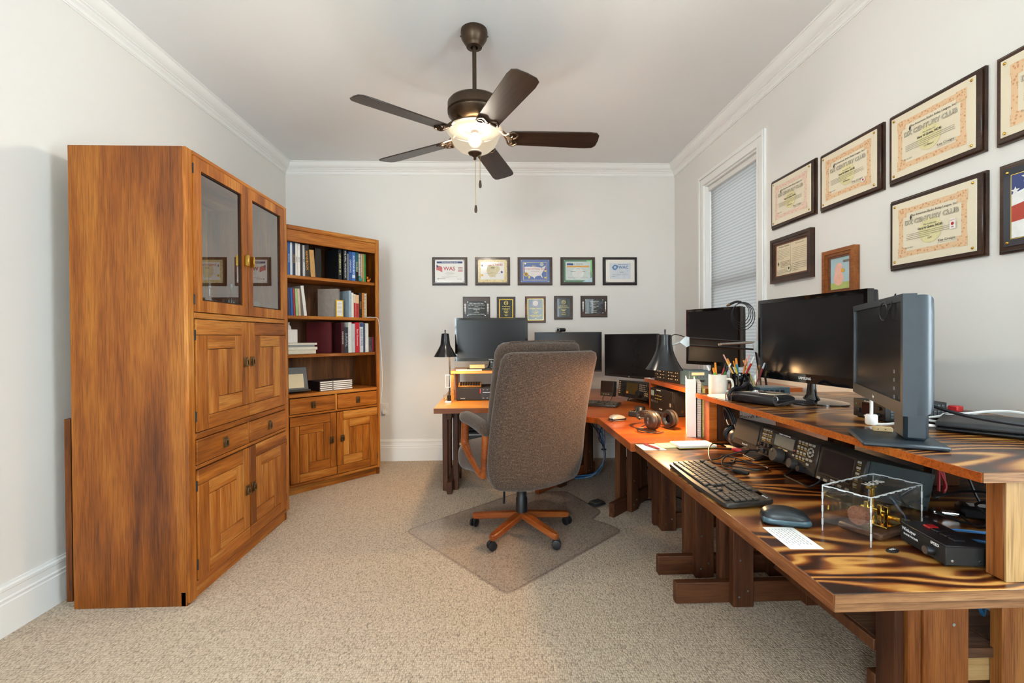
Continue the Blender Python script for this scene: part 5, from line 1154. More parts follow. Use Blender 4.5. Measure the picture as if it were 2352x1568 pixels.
o = thing('round_tag', 'small black oval tag with white marks lying by the acrylic cover', 'tag', (.902, 1.055, DZ+.0003), .3); MB().lathe([(0, .004), (.012, .0038), (.014, .002), (.014, 0), (0, 0)], 18, Matrix.Diagonal((1.2, .7, 1, 1))).obj('disc', M_BLACK, o); text('5/2C', .008, INKW, o, T(0, 0, .0042))
# ------------------------------------------------------------------ things on the plywood riser
def mug(label, loc, mat, r, h, rz, glassy=False):
    o = thing('pen_mug', label, 'mug', loc, rz)
    MB().lathe([(0, 0), (r*.94, 0), (r, .004), (r, h), (r-.003, h), (r-.0035, .006), (0, .006)], 32).obj('cup', mat, o)
    MB().tube(bez([(r-.001, 0, h*.8), (r+.022, 0, h*.78), (r+.03, 0, h*.5), (r+.02, 0, h*.25), (r-.001, 0, h*.2)]), .0055, 8).obj('handle', mat, o); return o
def pens(center, r, h, specs, where, z):
    for k, (col, L, rad, tip, desc) in enumerate(specs):
        a = k*2.4+.5; q = r*(.35+.5*((k*.37) % 1)); base = Vector((center[0]+q*.55*math.cos(a+2.6), center[1]+q*.55*math.sin(a+2.6), z+.007)); top = Vector((center[0]+(r*.8)*math.cos(a), center[1]+(r*.8)*math.sin(a), z+h)); d = (top-base).normalized()
        o = thing(desc[0], desc[1]+' '+where, desc[2], base); m = plain('pen_'+col, col, .35)
        MB().cyl((0, 0, 0), d*(L*.82), rad, seg=8).obj('barrel', m, o); MB().cyl(d*(L*.82), d*L, rad*(.95 if tip != 'point' else 1), rad*.3 if tip == 'point' else rad*.8, 8).obj('tip' if tip == 'point' else 'cap', plain('pen_end_'+tip, {'eraser': 'D89A8C', 'black': '1A1A1C', 'white': 'E0DEDA', 'point': 'D8C090', 'steel': 'B0B4B8', 'same': col}[tip], .4), o)
P = lambda kind, text_: (kind, text_, 'pencil' if kind == 'pencil' else 'scissors' if kind == 'scissors' else 'pen')
mug('white frosted mug full of pens at the far end of the plywood riser', (1.035, 2.185, RZT), plain('frosted_mug', 'D8D0C4', .35, 0, .03), .042, .093, -1.0)
pens((1.035, 2.185), .042, .1, [('A02028', .15, .0045, 'black', P('pen', 'red pen')), ('2A2A2E', .14, .0045, 'white', P('pen', 'black pen with white cap')), ('2E7A3A', .14, .005, 'black', P('marker', 'dark green marker')), ('E08A28', .15, .0055, 'same', P('highlighter', 'orange highlighter')), ('58B848', .13, .006, 'same', P('highlighter', 'lime green highlighter')), ('28306A', .155, .0045, 'white', P('pen', 'navy pen with white cap')), ('6A3A22', .14, .0045, 'steel', P('pen', 'brown pen'))], 'standing in the white mug', RZT)
mug('glossy black mug of pencils beside the white mug', (1.14, 2.19, RZT), M_GLOSS, .043, .097, .6)
pens((1.14, 2.19), .043, .105, [('E0A030', .19, .0038, 'eraser', P('pencil', 'yellow pencil with eraser')), ('E8B040', .195, .0038, 'eraser', P('pencil', 'bright yellow pencil')), ('B02A34', .19, .0045, 'white', P('pen', 'red pen with white cap')), ('1C7A9A', .17, .006, 'same', P('marker', 'teal blue marker')), ('D8C030', .165, .004, 'same', P('pencil', 'lemon pencil')), ('2A40A0', .155, .0045, 'same', P('pen', 'royal blue pen')), ('16161A', .17, .008, 'same', P('scissors', 'black handled scissors')), ('C87838', .18, .0045, 'eraser', P('pencil', 'orange pencil'))], 'standing in the black mug', RZT)
o = thing('clear_pen_cup', 'clear plastic pen cup behind the black mug', 'pen cup', (1.215, 2.195, RZT)); MB().lathe([(0, 0), (.028, 0), (.032, .085), (.03, .085), (.026, .004), (0, .004)], 20).obj('cup', M_GLASS, o)
pens((1.215, 2.195), .03, .09, [('C8A890', .17, .005, 'steel', P('pen', 'pale brown pen')), ('D0C078', .16, .006, 'same', P('pen', 'straw coloured pen')), ('7A2A30', .15, .0045, 'steel', P('pen', 'maroon pen'))], 'standing in the clear cup', RZT)
o = thing('paper_stack', 'small stack of white paper in front of the white mug', 'paper', (.985, 1.98, RZT+.0003), .1)
for k in range(4): bx('sheet', (-.012, .002*k, .0022*k), (.1, .15-.001*k, .002+.0022*k), M_PAPER, o)
# leather pouch with strap
o = thing('leather_case', 'black leather case with strap and buckle lying on the plywood riser', 'case', (1.075, 1.905, RZT+.0005), -1.15)
M_LEATH = plain('black_leather', '17161A', .33, 0, .2, 150, .4)
def pouch(p): k = abs(p.x)/.11; p.y *= 1-.18*k*k; p.z *= 1-.35*k*k*(p.z > 0); return p+Vector((0, 0, .021))
MB().rbox(.115, .072, .021, .018, 12, None, pouch).obj('pouch', M_LEATH, o, 60); MB().rbox(.075, .045, .004, .003, 8, None, lambda p: p+Vector((.02, 0, .041))).obj('window_flap', clear('case_window', (.9, .9, .9), .75, .05), o, 60)
bx('paper_insert', (-.05, -.04, .0405), (.09, .04, .0415), M_CREAM, o)
MB().tube(bez([(-.085, -.07, .004), (-.085, -.078, .03), (-.085, -.05, .05), (-.085, .0, .055), (-.085, .03, .07), (-.085, .055, .055), (-.085, .07, .02)]), .0075, 6).obj('strap', M_LEATH, o); ring(MB(), -.1, -.0, -.07, .03, .003, -.082, -.079).obj('buckle', M_STEEL, o); MB().tube([(.105+.01*math.cos(a), -.055, .028+.01*math.sin(a)) for a in [2*PI*k/12 for k in range(12)]], .0018, 6, True).obj('ring', M_STEEL, o)
MB().tube(bez([(.105, -.06, .022), (.14, -.09, .012), (.19, -.06, .03), (.22, .0, .02), (.16, .04, .008), (.12, .03, .01)]), .006, 6).obj('loose_strap', M_LEATH, o)
o = thing('network_switch', 'flat blue-grey metal box behind the large monitor', 'switch box', (1.205, 2.135, RZT), .0); bx('case', (0, 0, .004), (.14, .1, .034), M_BLUEG, o, .002); bx('top_plate', (.001, .001, .034), (.139, .099, .0355), plain('pale_metal', '9AA4A8', .35, .4), o); 
for k in range(4): bx('port', (.02+.025*k, -.0008, .01), (.038+.025*k, .0, .024), M_BLACK, o)
for x in (.015, .125): bx('foot', (x-.006, .01, 0), (x+.006, .09, .004), M_RUBBER, o)
# power supply
o = thing('power_supply', 'black bench power supply with dark red meter beside the dark grey monitor', 'power supply', (1.205, 1.568, RZT+.004), -PI/2)
bx('case', (0, .004, 0), (.128, .2, .056), M_BLACKM, o, .001); bx('front_panel', (-.001, 0, -.001), (.129, .004, .057), M_RADIO, o, .0015); bx('meter_window', (.038, -.0008, .01), (.085, 0, .048), plain('dark_red_window', '2A0A0C', .12), o); text('SPS-30DM', .006, INKW, o, T(.06, -.0006, .0525) @ RX(PI/2)); text('Powerwerx', .008, INKW, o, T(.065, -.0006, .0045) @ RX(PI/2)); bx('power_switch', (.012, -.004, .012), (.028, 0, .028), M_BLACK, o, .001); bx('selector', (.098, -.004, .03), (.112, 0, .042), M_BLACK, o, .001); knob(o, .105, .014, .008, .012)
for x, m in ((.014, plain('green_led', '4A8A50', .3)), (.024, M_RED)): MB().cyl((x, -.002, .04), (x, 0, .04), .0022, seg=8).obj('indicator', m, o)
m = MB()
for i in range(14):
    for j in range(5): m.box((.1286, .02+.0125*i, .008+.009*j), (.1292, .0285+.0125*i, .0135+.009*j))
m.obj('vent_holes', M_GREY, o)['kind'] = 'stuff'
for x in (.01, .118): bx('foot', (x-.006, .01, -.0045), (x+.006, .19, 0), M_RUBBER, o)
# ferrite with white cable, stick, wooden block
o = thing('monitor_cable', 'white cable with a fat ferrite choke under the dark grey monitor', 'cable', (0, 0, 0))
MB().lathe([(0, 0), (.013, 0), (.016, .004), (.016, .027), (.013, .031), (0, .031)], 20, T(1.135, 1.405, RZT+.001)).obj('ferrite', M_WHITE, o)
MB().tube(bez([(1.135, 1.405, RZT+.03), (1.133, 1.402, RZT+.06), (1.13, 1.40, RZT+.1)]), .0045, 8).obj('cable', M_WHITE, o)
MB().tube(bez([(1.135, 1.405, RZT+.004), (1.165, 1.385, RZT+.005), (1.21, 1.37, RZT+.012), (1.25, 1.34, RZT+.01), (1.24, 1.31, RZT+.014), (1.19, 1.33, RZT+.016), (1.185, 1.37, RZT+.012), (1.25, 1.40, RZT+.02), (1.33, 1.36, RZT+.01)]), .004, 8).obj('cable', M_WHITE, o)
o = thing('usb_stick', 'clear and silver usb stick lying behind the monitor foot', 'usb stick', (1.075, 1.335, RZT+.0005), .2); bx('body', (0, 0, 0), (.04, .012, .006), M_STEEL, o, .001); bx('cap', (.04, 0, 0), (.055, .012, .006), M_WHITE, o, .001)
o = thing('wooden_block', 'small tan block lying on the square monitor foot', 'block', (1.02, 1.255, RZT+.0127), -.5); bx('block', (0, 0, 0), (.042, .022, .011), M_TAN, o, .001)
for x in (.01, .026): MB().cyl((x, -.0005, .006), (x, .0005, .006), .0015, seg=8).obj('hole', M_BLACK, o)
# laptop sleeve / closed laptop at the right end
o = thing('laptop', 'closed black laptop at the near end of the plywood riser', 'laptop', (1.235, 1.30, RZT+.0005), -.86)
def sl(p): p.z += .004*math.sin(p.x*9)+.003*math.cos(p.y*11); return p+Vector((.17, .13, .017))
bx('lower_shell', (0, 0, .003), (.34, .25, .013), plain('laptop_black', '191B1E', .45), o, .004); MB().rbox(.172, .128, .008, .007, 10, None, lambda p: p+Vector((.17, .125, .021+.006*max(0, p.x)/.17))).obj('lid', plain('laptop_lid', '222427', .5, 0, .05), o, 60)
for x in (.02, .3): bx('foot', (x, .02, -.0002), (x+.02, .23, .003), M_RUBBER, o)
o = thing('red_connectors', 'red and black power connector resting behind the dark grey monitor', 'connector', (1.42, 1.42, RZT+.0005), .3); bx('body', (0, 0, 0), (.04, .03, .03), M_BLACK, o, .003); bx('red_shell', (0, 0, .031), (.03, .028, .05), M_RED, o, .003)
def wires(name, label, mats, paths, r=.0025, cat='cable', tie=None):
    o = thing(name, label, cat, (0, 0, 0))
    for k, p in enumerate(paths): MB().tube(bez(p, 6), r if not isinstance(r, (list, tuple)) else r[k], 6).obj('cable', mats[k % len(mats)], o)
    if tie: MB().tube([(tie[0]+tie[3]*math.cos(a), tie[1]+tie[3]*math.sin(a), tie[2]) for a in [2*PI*k/10 for k in range(10)]], .004, 6, True).obj('cable_tie', M_BLACK, o)
    return o
wires('white_cables', 'looping white cables behind the closed laptop', [M_WHITE], [[(1.30, 1.44, .885), (1.40, 1.40, .905), (1.50, 1.36, .92), (1.58, 1.33, .905), (1.60, 1.32, .878)], [(1.36, 1.46, .888), (1.42, 1.42, .905), (1.48, 1.37, .895), (1.50, 1.36, .879)]], .004)
wires('black_power_lead', 'thick black lead running from the dark monitor across the laptop', [M_BLACK], [[(1.14, 1.235, .965), (1.17, 1.15, .945), (1.25, 1.08, .932), (1.38, 1.02, .925), (1.5, 1.0, .92)]], .005)
# ------------------------------------------------------------------ corner station
TZ = DZ+.0025
bpy.context.view_layer.update(); IV = m3.matrix_world.inverted()
for q in (MB().tube([(1.125, 3.77, 1.0), (1.2, 3.82, 1.0), (1.3, 3.95, .98)], .012, 10).obj('arm', M_BLACK, m3), MB().cyl((1.3, 3.95, TZ), (1.3, 3.95, 1.02), .016, seg=14).obj('pole', M_BLACK, m3), MB().lathe([(0, 0), (.06, 0), (.06, .012), (0, .014)], 24, T(1.3, 3.95, TZ)).obj('base', M_BLACK, m3)): q.matrix_local = IV
def facing(L, R): d = Vector(R)-Vector(L); return math.atan2(d.y, d.x), d.length
a, w_ = facing((.962, 3.72), (1.10, 3.355))
o = radio('transceiver', 'black transceiver with a large amber-tinted screen in the table corner', 0, w_, .125, .24, a, (.962, 3.72, .683), -.1)
ring(MB(), .1, .025, .25, .118, .004, -.004, 0).obj('display_frame', M_BLACK, o); bx('display', (.104, -.001, .03), (.246, 0, .114), plain('amber_lcd', '4A3A1E', .2), o); bx('sticker', (.106, -.0015, .032), (.13, -.001, .048), plain('orange_sticker', 'C87A20', .5), o)
keys(o, [(.265+.018*i, .108-.014*j) for i in range(5) for j in range(4)], .011, .006); keys(o, [(.33, .05), (.35, .05), (.33, .036), (.35, .036)], .012, .007, 0, M_TAN)
knob(o, .272, .04, .025, .028, -.002); knob(o, .36, .088, .015, .015); knob(o, .34, .012, .01, .018); knob(o, .362, .012, .01, .018)
keys(o, [(.02, .112-.014*k) for k in range(7)], .016, .006, 0, M_TAN); 
for k in range(6): knob(o, .06+.018*(k % 2), .11-.018*k, .007, .012)
bail(o, .1, .3, .02, .02, .01)
a, w_ = facing((.795, 3.60), (.878, 3.53)); o = radio('desk_speaker', 'small black screen unit on a wire bail beside the corner transceiver', 0, w_, .115, .05, a, (.795, 3.60, .70), -.12); bx('screen', (.006, -.001, .03), (w_-.006, 0, .11), M_LCDD, o); keys(o, [(.03+.02*k, .015) for k in range(3)], .01, .004, 0, M_TAN); bail(o, .02, .09, .005, .036, .005)
a, w_ = facing((1.03, 3.14), (1.066, 2.835)); o = radio('linear_amplifier', 'black amplifier box under the corner riser with a tiny grey display', 0, w_, .145, .24, a, (1.03, 3.14, .666), 0, body=plain('amp_black', '231F1C', .45))
bx('display', (.012, -.001, .095), (.055, 0, .128), plain('pale_lcd', '8EA09A', .3), o); text('ELECRAFT KPA500', .007, INKW, o, T(.12, -.0006, .135) @ RX(PI/2)); keys(o, [(.08+.024*i, .1-.02*j) for i in range(4) for j in range(2)], .012, .004, 0, M_YEL, .002); keys(o, [(.02+.02*i, .06) for i in range(5)], .003, .014, 0, M_KEYCAP, .001); text('Elecraft', .013, INKW, o, T(.15, -.0006, .02) @ RX(PI/2)); bx('power_switch', (.27, -.003, .05), (.285, 0, .072), M_KEYCAP, o); MB().lathe([(0, .004), (.01, .003), (.01, 0)], 12, T(w_+.0003, .06, .025) @ RY(PI/2)).obj('foot_screw', M_BRASS_OLD, o)
for x in (.02, w_-.02): bx('foot', (x-.01, .02, -.008), (x+.01, .22, 0), M_RUBBER, o)
# boxes on the corner riser
a, w_ = facing((1.052, 3.115), (1.075, 2.975)); 
for k, (L, R, lb) in enumerate((((1.052, 3.118), (1.075, 2.975), 'far black control box with lit buttons on the corner riser'), ((1.078, 2.965), (1.102, 2.83), 'near black control box with lit buttons on the corner riser'))):
    a, w_ = facing(L, R); o = thing('control_box', lb, 'control box', (L[0], L[1], .8605), a, 'control boxes on the corner riser'); bx('case', (0, .003, 0), (w_, .12, .08), M_BLACKM, o, .001); bx('front_panel', (0, 0, 0), (w_, .003, .08), M_RADIO, o, .001)
    keys(o, [(.02+.02*i, .062-.02*j) for i in range(6) for j in range(3) if (i+j*2+k) % 4], .006, .006, 0, plain('lit_button', 'E0C8A0', .4), .002)
o = thing('switch_box', 'blue-grey box with green light beside the control boxes', 'control box', (1.108, 2.695, .8605), .06); bx('case', (0, 0, 0), (.13, .115, .088), M_BLUEG, o, .002); bx('label_strip', (.015, -.0008, .062), (.09, 0, .078), M_CREAM, o); MB().cyl((.03, -.002, .052), (.03, 0, .052), .004, seg=10).obj('indicator', emit('green_light', '60E040', 1.5), o); keys(o, [(.05+.018*k, .052) for k in range(4)], .004, .004, 0, M_BLACK, .002); bx('socket', (.012, -.001, .012), (.026, 0, .038), M_WHITE, o); bx('knob_bar', (.05, -.008, .026), (.085, 0, .034), M_BLACK, o)
o = thing('paper_note', 'white paper with black pen lying at the tip of the corner riser', 'paper', (1.05, 3.16, .8603), -1.3); bx('sheet', (-.1, 0, 0), (.0, .12, .001), M_PAPER, o); MB().cyl((-.05, .02, .0045), (.0, .035, .0045), .0035, seg=8).obj('pen', M_BLACK, o)
# knob box
o = thing('tuning_knob', 'black remote tuning box with a large round knob', 'tuning box', (.815, 2.905, TZ), -.75); bx('case', (0, 0, .003), (.11, .095, .03), M_BLACKM, o, .003); MB().lathe([(0, .062), (.026, .061), (.03, .056), (.031, .035), (.033, .03), (0, .03)], 28, T(.055, .05, 0)).obj('knob', M_BLACK, o); keys(o, [(.012+.015*k, .0) for k in range(7)], .008, .004); 
for q in list(o.children):
    if q.name.startswith('key'): q.location = (q.location.x, .008, .0302); q.rotation_euler = (-PI/2, 0, 0)
bx('foot', (.005, .005, 0), (.105, .09, .003), M_RUBBER, o)
keyboard('black keyboard half hidden behind the chair on the corner table', (.44, 3.47, TZ+.001), -.52, detail=False, tilt=.05)
mouse('silver and black computer mouse on the orange table', (.71, 2.76, TZ+.0005), -1.2, plain('mouse_silver', 'A8A098', .25, .3), M_BLACK, .85)
# headphones
def headphones(label, loc, rz, rx=0, s=1.0, brand=None):
    o = thing('headphones', label, 'headphones', loc, rz, rx=rx)
    m = plain('headphone_bronze', '4A4038', .28, .4, .08)
    for sg in (-1, 1):
        Mx = T(.06*sg*s, 0, .048*s) @ RY(PI/2*sg) @ RZ(0)
        c = MB().lathe([(0, .026*s), (.03*s, .025*s), (.042*s, .018*s), (.047*s, .008*s), (.047*s, 0), (0, 0)], 28, Mx).obj('ear_cup', m, o)
        MB().lathe([(.02*s, -.004*s), (.046*s, -.004*s), (.049*s, -.012*s), (.046*s, -.022*s), (.03*s, -.024*s), (.02*s, -.014*s)], 28, Mx).obj('ear_pad', M_LEATH, c)
        if brand: text(brand, .012*s, INKW, c, Mx @ T(0, 0, .0256*s) @ RZ(PI/2))
        MB().tube(bez([(.075*sg*s, 0, .09*s), (.08*sg*s, .004*s, .11*s), (.078*sg*s, .004*s, .13*s)]), .005*s, 6).obj('yoke', M_STEEL, o)
    P = [(.078*s*math.cos(t), .004*s, .125*s+.075*s*math.sin(t)) for t in [PI*k/14 for k in range(15)]]
    mb = MB()
    for dy in (-.008, 0, .008): mb.tube([(x, y+dy*s, z) for x, y, z in P], .006*s, 8)
    mb.obj('headband', M_LEATH, o); return o
headphones('bronze headphones lying on the orange table by the folders', (.885, 2.43, TZ+.048), .35, -1.45, 1.0, 'SONY')
headphones('black headphones hung against the station speaker', (1.07, 2.075, TZ+.008), 1.35, -.25, .85)
wires('headphone_cord', 'coiled black headphone cord on the orange table', [M_BLACK], [[(.86+.0, 2.46, TZ+.02), (.80, 2.47, TZ+.03), (.765, 2.48, TZ+.015), (.74, 2.46, TZ+.005), (.735, 2.40, TZ+.005), (.78, 2.37, TZ+.006), (.82, 2.41, TZ+.01), (.78, 2.46, TZ+.012), (.73, 2.45, TZ+.014), (.74, 2.39, TZ+.015), (.80, 2.36, TZ+.005), (.85, 2.39, TZ+.006)]], .0025)
# folders standing at the end of the riser
F0 = (.93, 2.292, DZ+.0025)
o = thing('white_folder', 'white cardboard folder standing upright at the riser end', 'folder', F0, -.36); bx('cover', (0, 0, 0), (.002, .215, .28), M_PAPER, o); bx('spine', (.002, 0, 0), (.04, .0025, .28), M_PAPER, o); bx('cover', (.04, 0, 0), (.042, .215, .275), M_PAPER, o); bx('papers', (.006, .006, .002), (.036, .2, .25), M_CREAM, o)
for k, (x, w_, h_, c, lb) in enumerate(((.975, .018, .265, 'D8D4C8', 'white spiral notebook standing between folder and yellow pad'), (.996, .014, .235, 'C8B860', 'yellow-green notebook standing against the riser end'))):
    o = thing('notebook', lb, 'notebook', (x, 2.292-(x-.93)*.38, DZ+.0025), -.36); bx('cover', (0, .006, 0), (w_, .2, h_), plain('notebook_'+c, c, .7), o, .001); m = MB()
    for j in range(int(h_/.011)): m.tube([(w_/2+.5*w_*math.cos(t), .004+.005*math.sin(t), .006+.011*j) for t in (0, PI/2, PI, 3*PI/2)], .0011, 5, True)
    m.obj('spiral_wire', M_STEEL, o)['kind'] = 'stuff'
# papers at the far end of the near table
def sheet_paper(name, label, loc, rz, w_, d_, mat, h_=.001, cat='paper'): o = thing(name, label, cat, loc, rz); bx('sheet', (0, 0, 0), (w_, d_, h_), mat, o); return o
sheet_paper('paper_sheet', 'white loose sheet at the table joint under the red pen', (.64, 2.04, DZ+.0003), .02, .1, .11, M_PAPER)
sheet_paper('sticky_notes', 'pale yellow note sheet beside the red pen', (.735, 2.07, DZ+.0003), .12, .1, .085, plain('pale_yellow_paper', 'E8DCA0', .7), .004)
o = thing('notebook', 'spiral notebook with white page open before the standing folder', 'notebook', (.80, 2.05, DZ+.005), .06); bx('pages', (0, 0, 0), (.17, .1, .009), M_PAPER, o); m = MB()
for j in range(15): m.tube([(.008+.011*j, .098+.005*math.cos(t), .006+.006*math.sin(t)) for t in (0, PI/2, PI, 3*PI/2)], .001, 5, True)
m.obj('spiral_wire', M_STEEL, o)['kind'] = 'stuff'; bx('back_cover', (-.001, -.002, -.003), (.171, .1, 0), plain('olive_board', 'A89030', .6), o)
o = thing('pen', 'red pen lying diagonally on the white sheet', 'pen', (.673, 2.145, DZ+.006), -1.25); MB().cyl((0, 0, 0), (.1, 0, 0), .0045, seg=10).obj('barrel', plain('pen_rose', 'B8484C', .35), o); MB().cyl((.1, 0, 0), (.115, 0, 0), .0042, .0012, 10).obj('tip', M_RED, o)
sheet_paper('envelope', 'cream envelope lying beside the black headphones', (1.02, 2.07, DZ+.0003), -.2, .1, .05, M_CREAM)
# manual behind the riser
o = thing('radio_manual', 'white radio manual propped behind the near riser, Elecraft K4 on it', 'manual', (1.15, 2.335, DZ+.003), 0, rx=-.12); bx('cover', (0, 0, 0), (.25, .012, .19), M_PAPER, o); text('Elecraft K4', .024, INK, o, T(.125, -.0006, .085) @ RX(PI/2)); bx('upper_tab', (.0, -.0008, .165), (.2, 0, .19), plain('slate_tab', '4C5C66', .5), o)
# cables between speaker and keyboard
wires('patch_cords', 'tangled black patch cords with a red plug before the station speaker', [M_BLACK, M_BLACK, M_BLACK, M_RUBBER], [[(.96, 1.96, DZ+.03), (.90, 1.94, DZ+.05), (.86, 1.90, DZ+.03), (.84, 1.82, DZ+.004), (.90, 1.80, DZ+.004), (.95, 1.86, DZ+.006)], [(1.0, 1.775, DZ+.06), (.94, 1.78, DZ+.055), (.88, 1.80, DZ+.03), (.85, 1.76, DZ+.006), (.86, 1.70, DZ+.005)], [(.92, 1.84, DZ+.005), (.98, 1.78, DZ+.006), (1.0, 1.72, DZ+.005), (.95, 1.69, DZ+.008), (.90, 1.74, DZ+.005), (.86, 1.80, DZ+.004)], [(.985, 1.80, DZ+.004), (.93, 1.90, DZ+.008), (.88, 1.86, DZ+.006), (.80, 1.84, DZ+.004), (.77, 1.80, DZ+.004)]], .0028)
o = thing('cable_plug', 'black inline jack lying on the table in front of the transceiver', 'plug', (.86, 1.70, DZ+.0085), -1.1); MB().lathe([(0, 0), (.006, 0), (.008, .006), (.008, .05), (.005, .06), (0, .06)], 12, RY(PI/2)).obj('body', M_RUBBER, o)
o = thing('cable_plug', 'red banana plug on the cord before the station speaker', 'plug', (.925, 1.835, DZ+.05), -1.0); MB().lathe([(0, 0), (.006, 0), (.008, .004), (.008, .034), (.005, .038), (0, .038)], 12, RY(PI/2)).obj('body', M_RED, o)
# ------------------------------------------------------------------ desk lamps
M_LAMPB = plain('lamp_black_enamel', '151517', .22, 0, .06)
def lamp_head(o, prof, M, power, bulb_z, name='shade', col=(1, .60, .27)):
    inner = [(max(r-.002, 0), z) for r, z in prof[::-1]]
    MB().lathe(prof+inner, 36, M).obj('shade', M_LAMPB, o)
    b = MB().lathe([(0, -.032), (.018, -.028), (.028, -.012), (.029, .0), (.022, .02), (.013, .035), (.012, .05), (0, .05)], 18, M @ T(0, 0, bulb_z)).obj('bulb', emit('warm_bulb', 'FFD9A0', 9), o)
    l = point('lamp_light', M @ Vector((0, 0, bulb_z-.045)), power, col, .03); l.parent = o
    MB().cyl((0, 0, prof[-1][1]), (0, 0, prof[-1][1]+.014), .004, seg=8, M=M).cyl((0, 0, prof[-1][1]+.01), (0, 0, prof[-1][1]+.024), .005, seg=8, M=M).obj('switch', M_BLACK, o)
o = thing('desk_lamp', 'black bell-shaped lamp on a balanced arm over the orange table', 'lamp', (0, 0, 0))
lamp_head(o, [(.092, 0), (.08, .018), (.064, .045), (.05, .075), (.04, .105), (.035, .135), (.033, .165), (.031, .177), (.012, .18)], T(.858, 2.40, .977) @ RY(.03), 12, .055)
M_ZINC = plain('pale_zinc', 'C8CCCC', .35, .5)
J0, J1 = Vector((.965, 2.42, 1.12)), Vector((1.365, 2.47, 1.095))
MB().tube(bez([(.885, 2.405, 1.10), (.915, 2.41, 1.105), J0]), .006, 8).obj('knuckle', M_ZINC, o)
for p in (J0+Vector((-.005, -.012, 0)), ): MB().prism([(-.02, -.004), (.012, .026), (.03, .02), (.03, -.022), (.016, -.03)], 0, .004, T(*p) @ RX(PI/2)).obj('joint_plate', M_ZINC, o)
MB().prism([(-.02, .024), (.02, .026), (.034, .0), (.012, -.04), (-.012, -.03)], 0, .005, T(J1.x, J1.y-.012, J1.z) @ RX(PI/2)).obj('joint_plate', M_ZINC, o)
for dz in (.016, -.02): MB().cyl(J0+Vector((.018, 0, dz)), J1+Vector((-.006, 0, dz)), .0052, seg=8).obj('arm_bar', M_LAMPB, o)
MB().cyl(J0+Vector((.19, -.012, -.016)), J1+Vector((-.012, -.012, .018)), .006, seg=10).obj('spring', M_STEEL, o); MB().cyl(J0+Vector((.19, .012, -.018)), J1+Vector((-.012, .012, .016)), .006, seg=10).obj('spring', M_STEEL, o)
for dx in (0, .03): MB().cyl(J1+Vector((.006+dx, 0, -.03)), (1.425+dx*.9, 2.47, .72), .0055, seg=8).obj('arm_bar', M_LAMPB, o)
MB().cyl((1.44, 2.47, DZ+.0025), (1.44, 2.47, .74), .02, .014, 16).obj('base', M_LAMPB, o)
MB().tube(bez([(.885, 2.40, 1.135), (.91, 2.40, 1.155), (.945, 2.41, 1.15), (.985, 2.42, 1.138)]), .0025, 6).obj('cord', M_BLACK, o)
o = thing('desk_lamp', 'black cone-shaped lamp at the left end of the honey table', 'lamp', (0, 0, 0))
lamp_head(o, [(.086, 0), (.084, .004), (.06, .045), (.038, .085), (.0355, .095), (.031, .14), (.027, .172), (.01, .176)], T(-.367, 3.60, 1.003), 8, .06, col=(1, .66, .34))
MB().tube(bez([(-.352, 3.64, 1.08), (-.345, 3.66, 1.0), (-.338, 3.655, .85), (-.345, 3.64, .70)]), .006, 8).obj('arm_bar', M_LAMPB, o); MB().cyl((-.345, 3.64, DZ+.0005), (-.345, 3.64, .71), .014, seg=12).obj('post', M_LAMPB, o)
ring(MB(), -.372, .77, -.334, .865, .003, 3.632, 3.636).obj('bracket', M_ZINC, o); bx('clamp', (-.375, 3.61, DZ+.0005), (-.325, 3.67, DZ+.012), M_ZINC, o, .002)
# ------------------------------------------------------------------ left table things
o = thing('desktop_computer', 'black small-form desktop computer under the left riser', 'computer', (-.298, 3.735, DZ+.0005)); bx('case', (0, .004, .003), (.33, .3, .098), M_BLACKM, o, .002); bx('mesh_grille', (.002, 0, .005), (.19, .004, .096), plain('pc_mesh', '17161A', .6, 0, .5, 500, .8), o); bx('drive_bay', (.194, .0, .005), (.328, .004, .096), M_BLACK, o); bx('red_stripe', (.182, -.001, .055), (.189, 0, .092), M_RED, o); text('Lenovo', .012, INKW, o, T(.05, -.0006, .018) @ RX(PI/2)); bx('disc_slot', (.205, -.001, .06), (.32, 0, .064), M_STEEL, o); keys(o, [(.21+.03*k, .082) for k in range(3)]+[(.21+.03*k, .018) for k in range(4)], .012, .005, 0, M_KEYCAP, .001)
for x in (.02, .31): bx('foot', (x-.01, .02, -.0002), (x+.01, .28, .003), M_RUBBER, o)
o = thing('number_pad', 'black keypad with wooden rim lying on the desktop computer', 'keypad', (-.285, 3.75, DZ+.1), .0, rx=.25); bx('wooden_rim', (0, 0, 0), (.18, .1, .012), wood('keypad_rim', '6A4420', '8A6030', 'A07840', axis=0), o, .003); keys(o, [(.02+.02*i, .0) for i in range(8)], .015, .02)
for j, q in enumerate([q for q in o.children if q.name.startswith('key')]): q.location = (.02+.02*j, .05, .0122); q.rotation_euler = (-PI/2, 0, 0); q.data.materials[0] = M_BLACK; q.scale = (1, 2, 4)
LZ = .8845
o = sheet_paper('tan_box', 'small tan box on the left riser below the monitor', (-.2, 3.86, LZ+.014), 0, .12, .06, M_TAN, .028, 'box')
o = sheet_paper('paper_pile', 'loose white papers at the front of the left riser', (-.3, 3.77, LZ+.0003), .1, .2, .08, M_PAPER, .006); o2 = sheet_paper('black_wallet', 'flat black wallet under the tan box on the left riser', (-.22, 3.82, LZ+.0003), .0, .2, .1, M_BLACKM, .013, 'wallet')
wires('thin_cord', 'thin black cord looping over the left riser', [M_BLACK], [[(-.1, 3.88, LZ+.03), (-.06, 3.86, LZ+.04), (-.03, 3.84, LZ+.02), (.0, 3.85, LZ+.004)]], .0022)
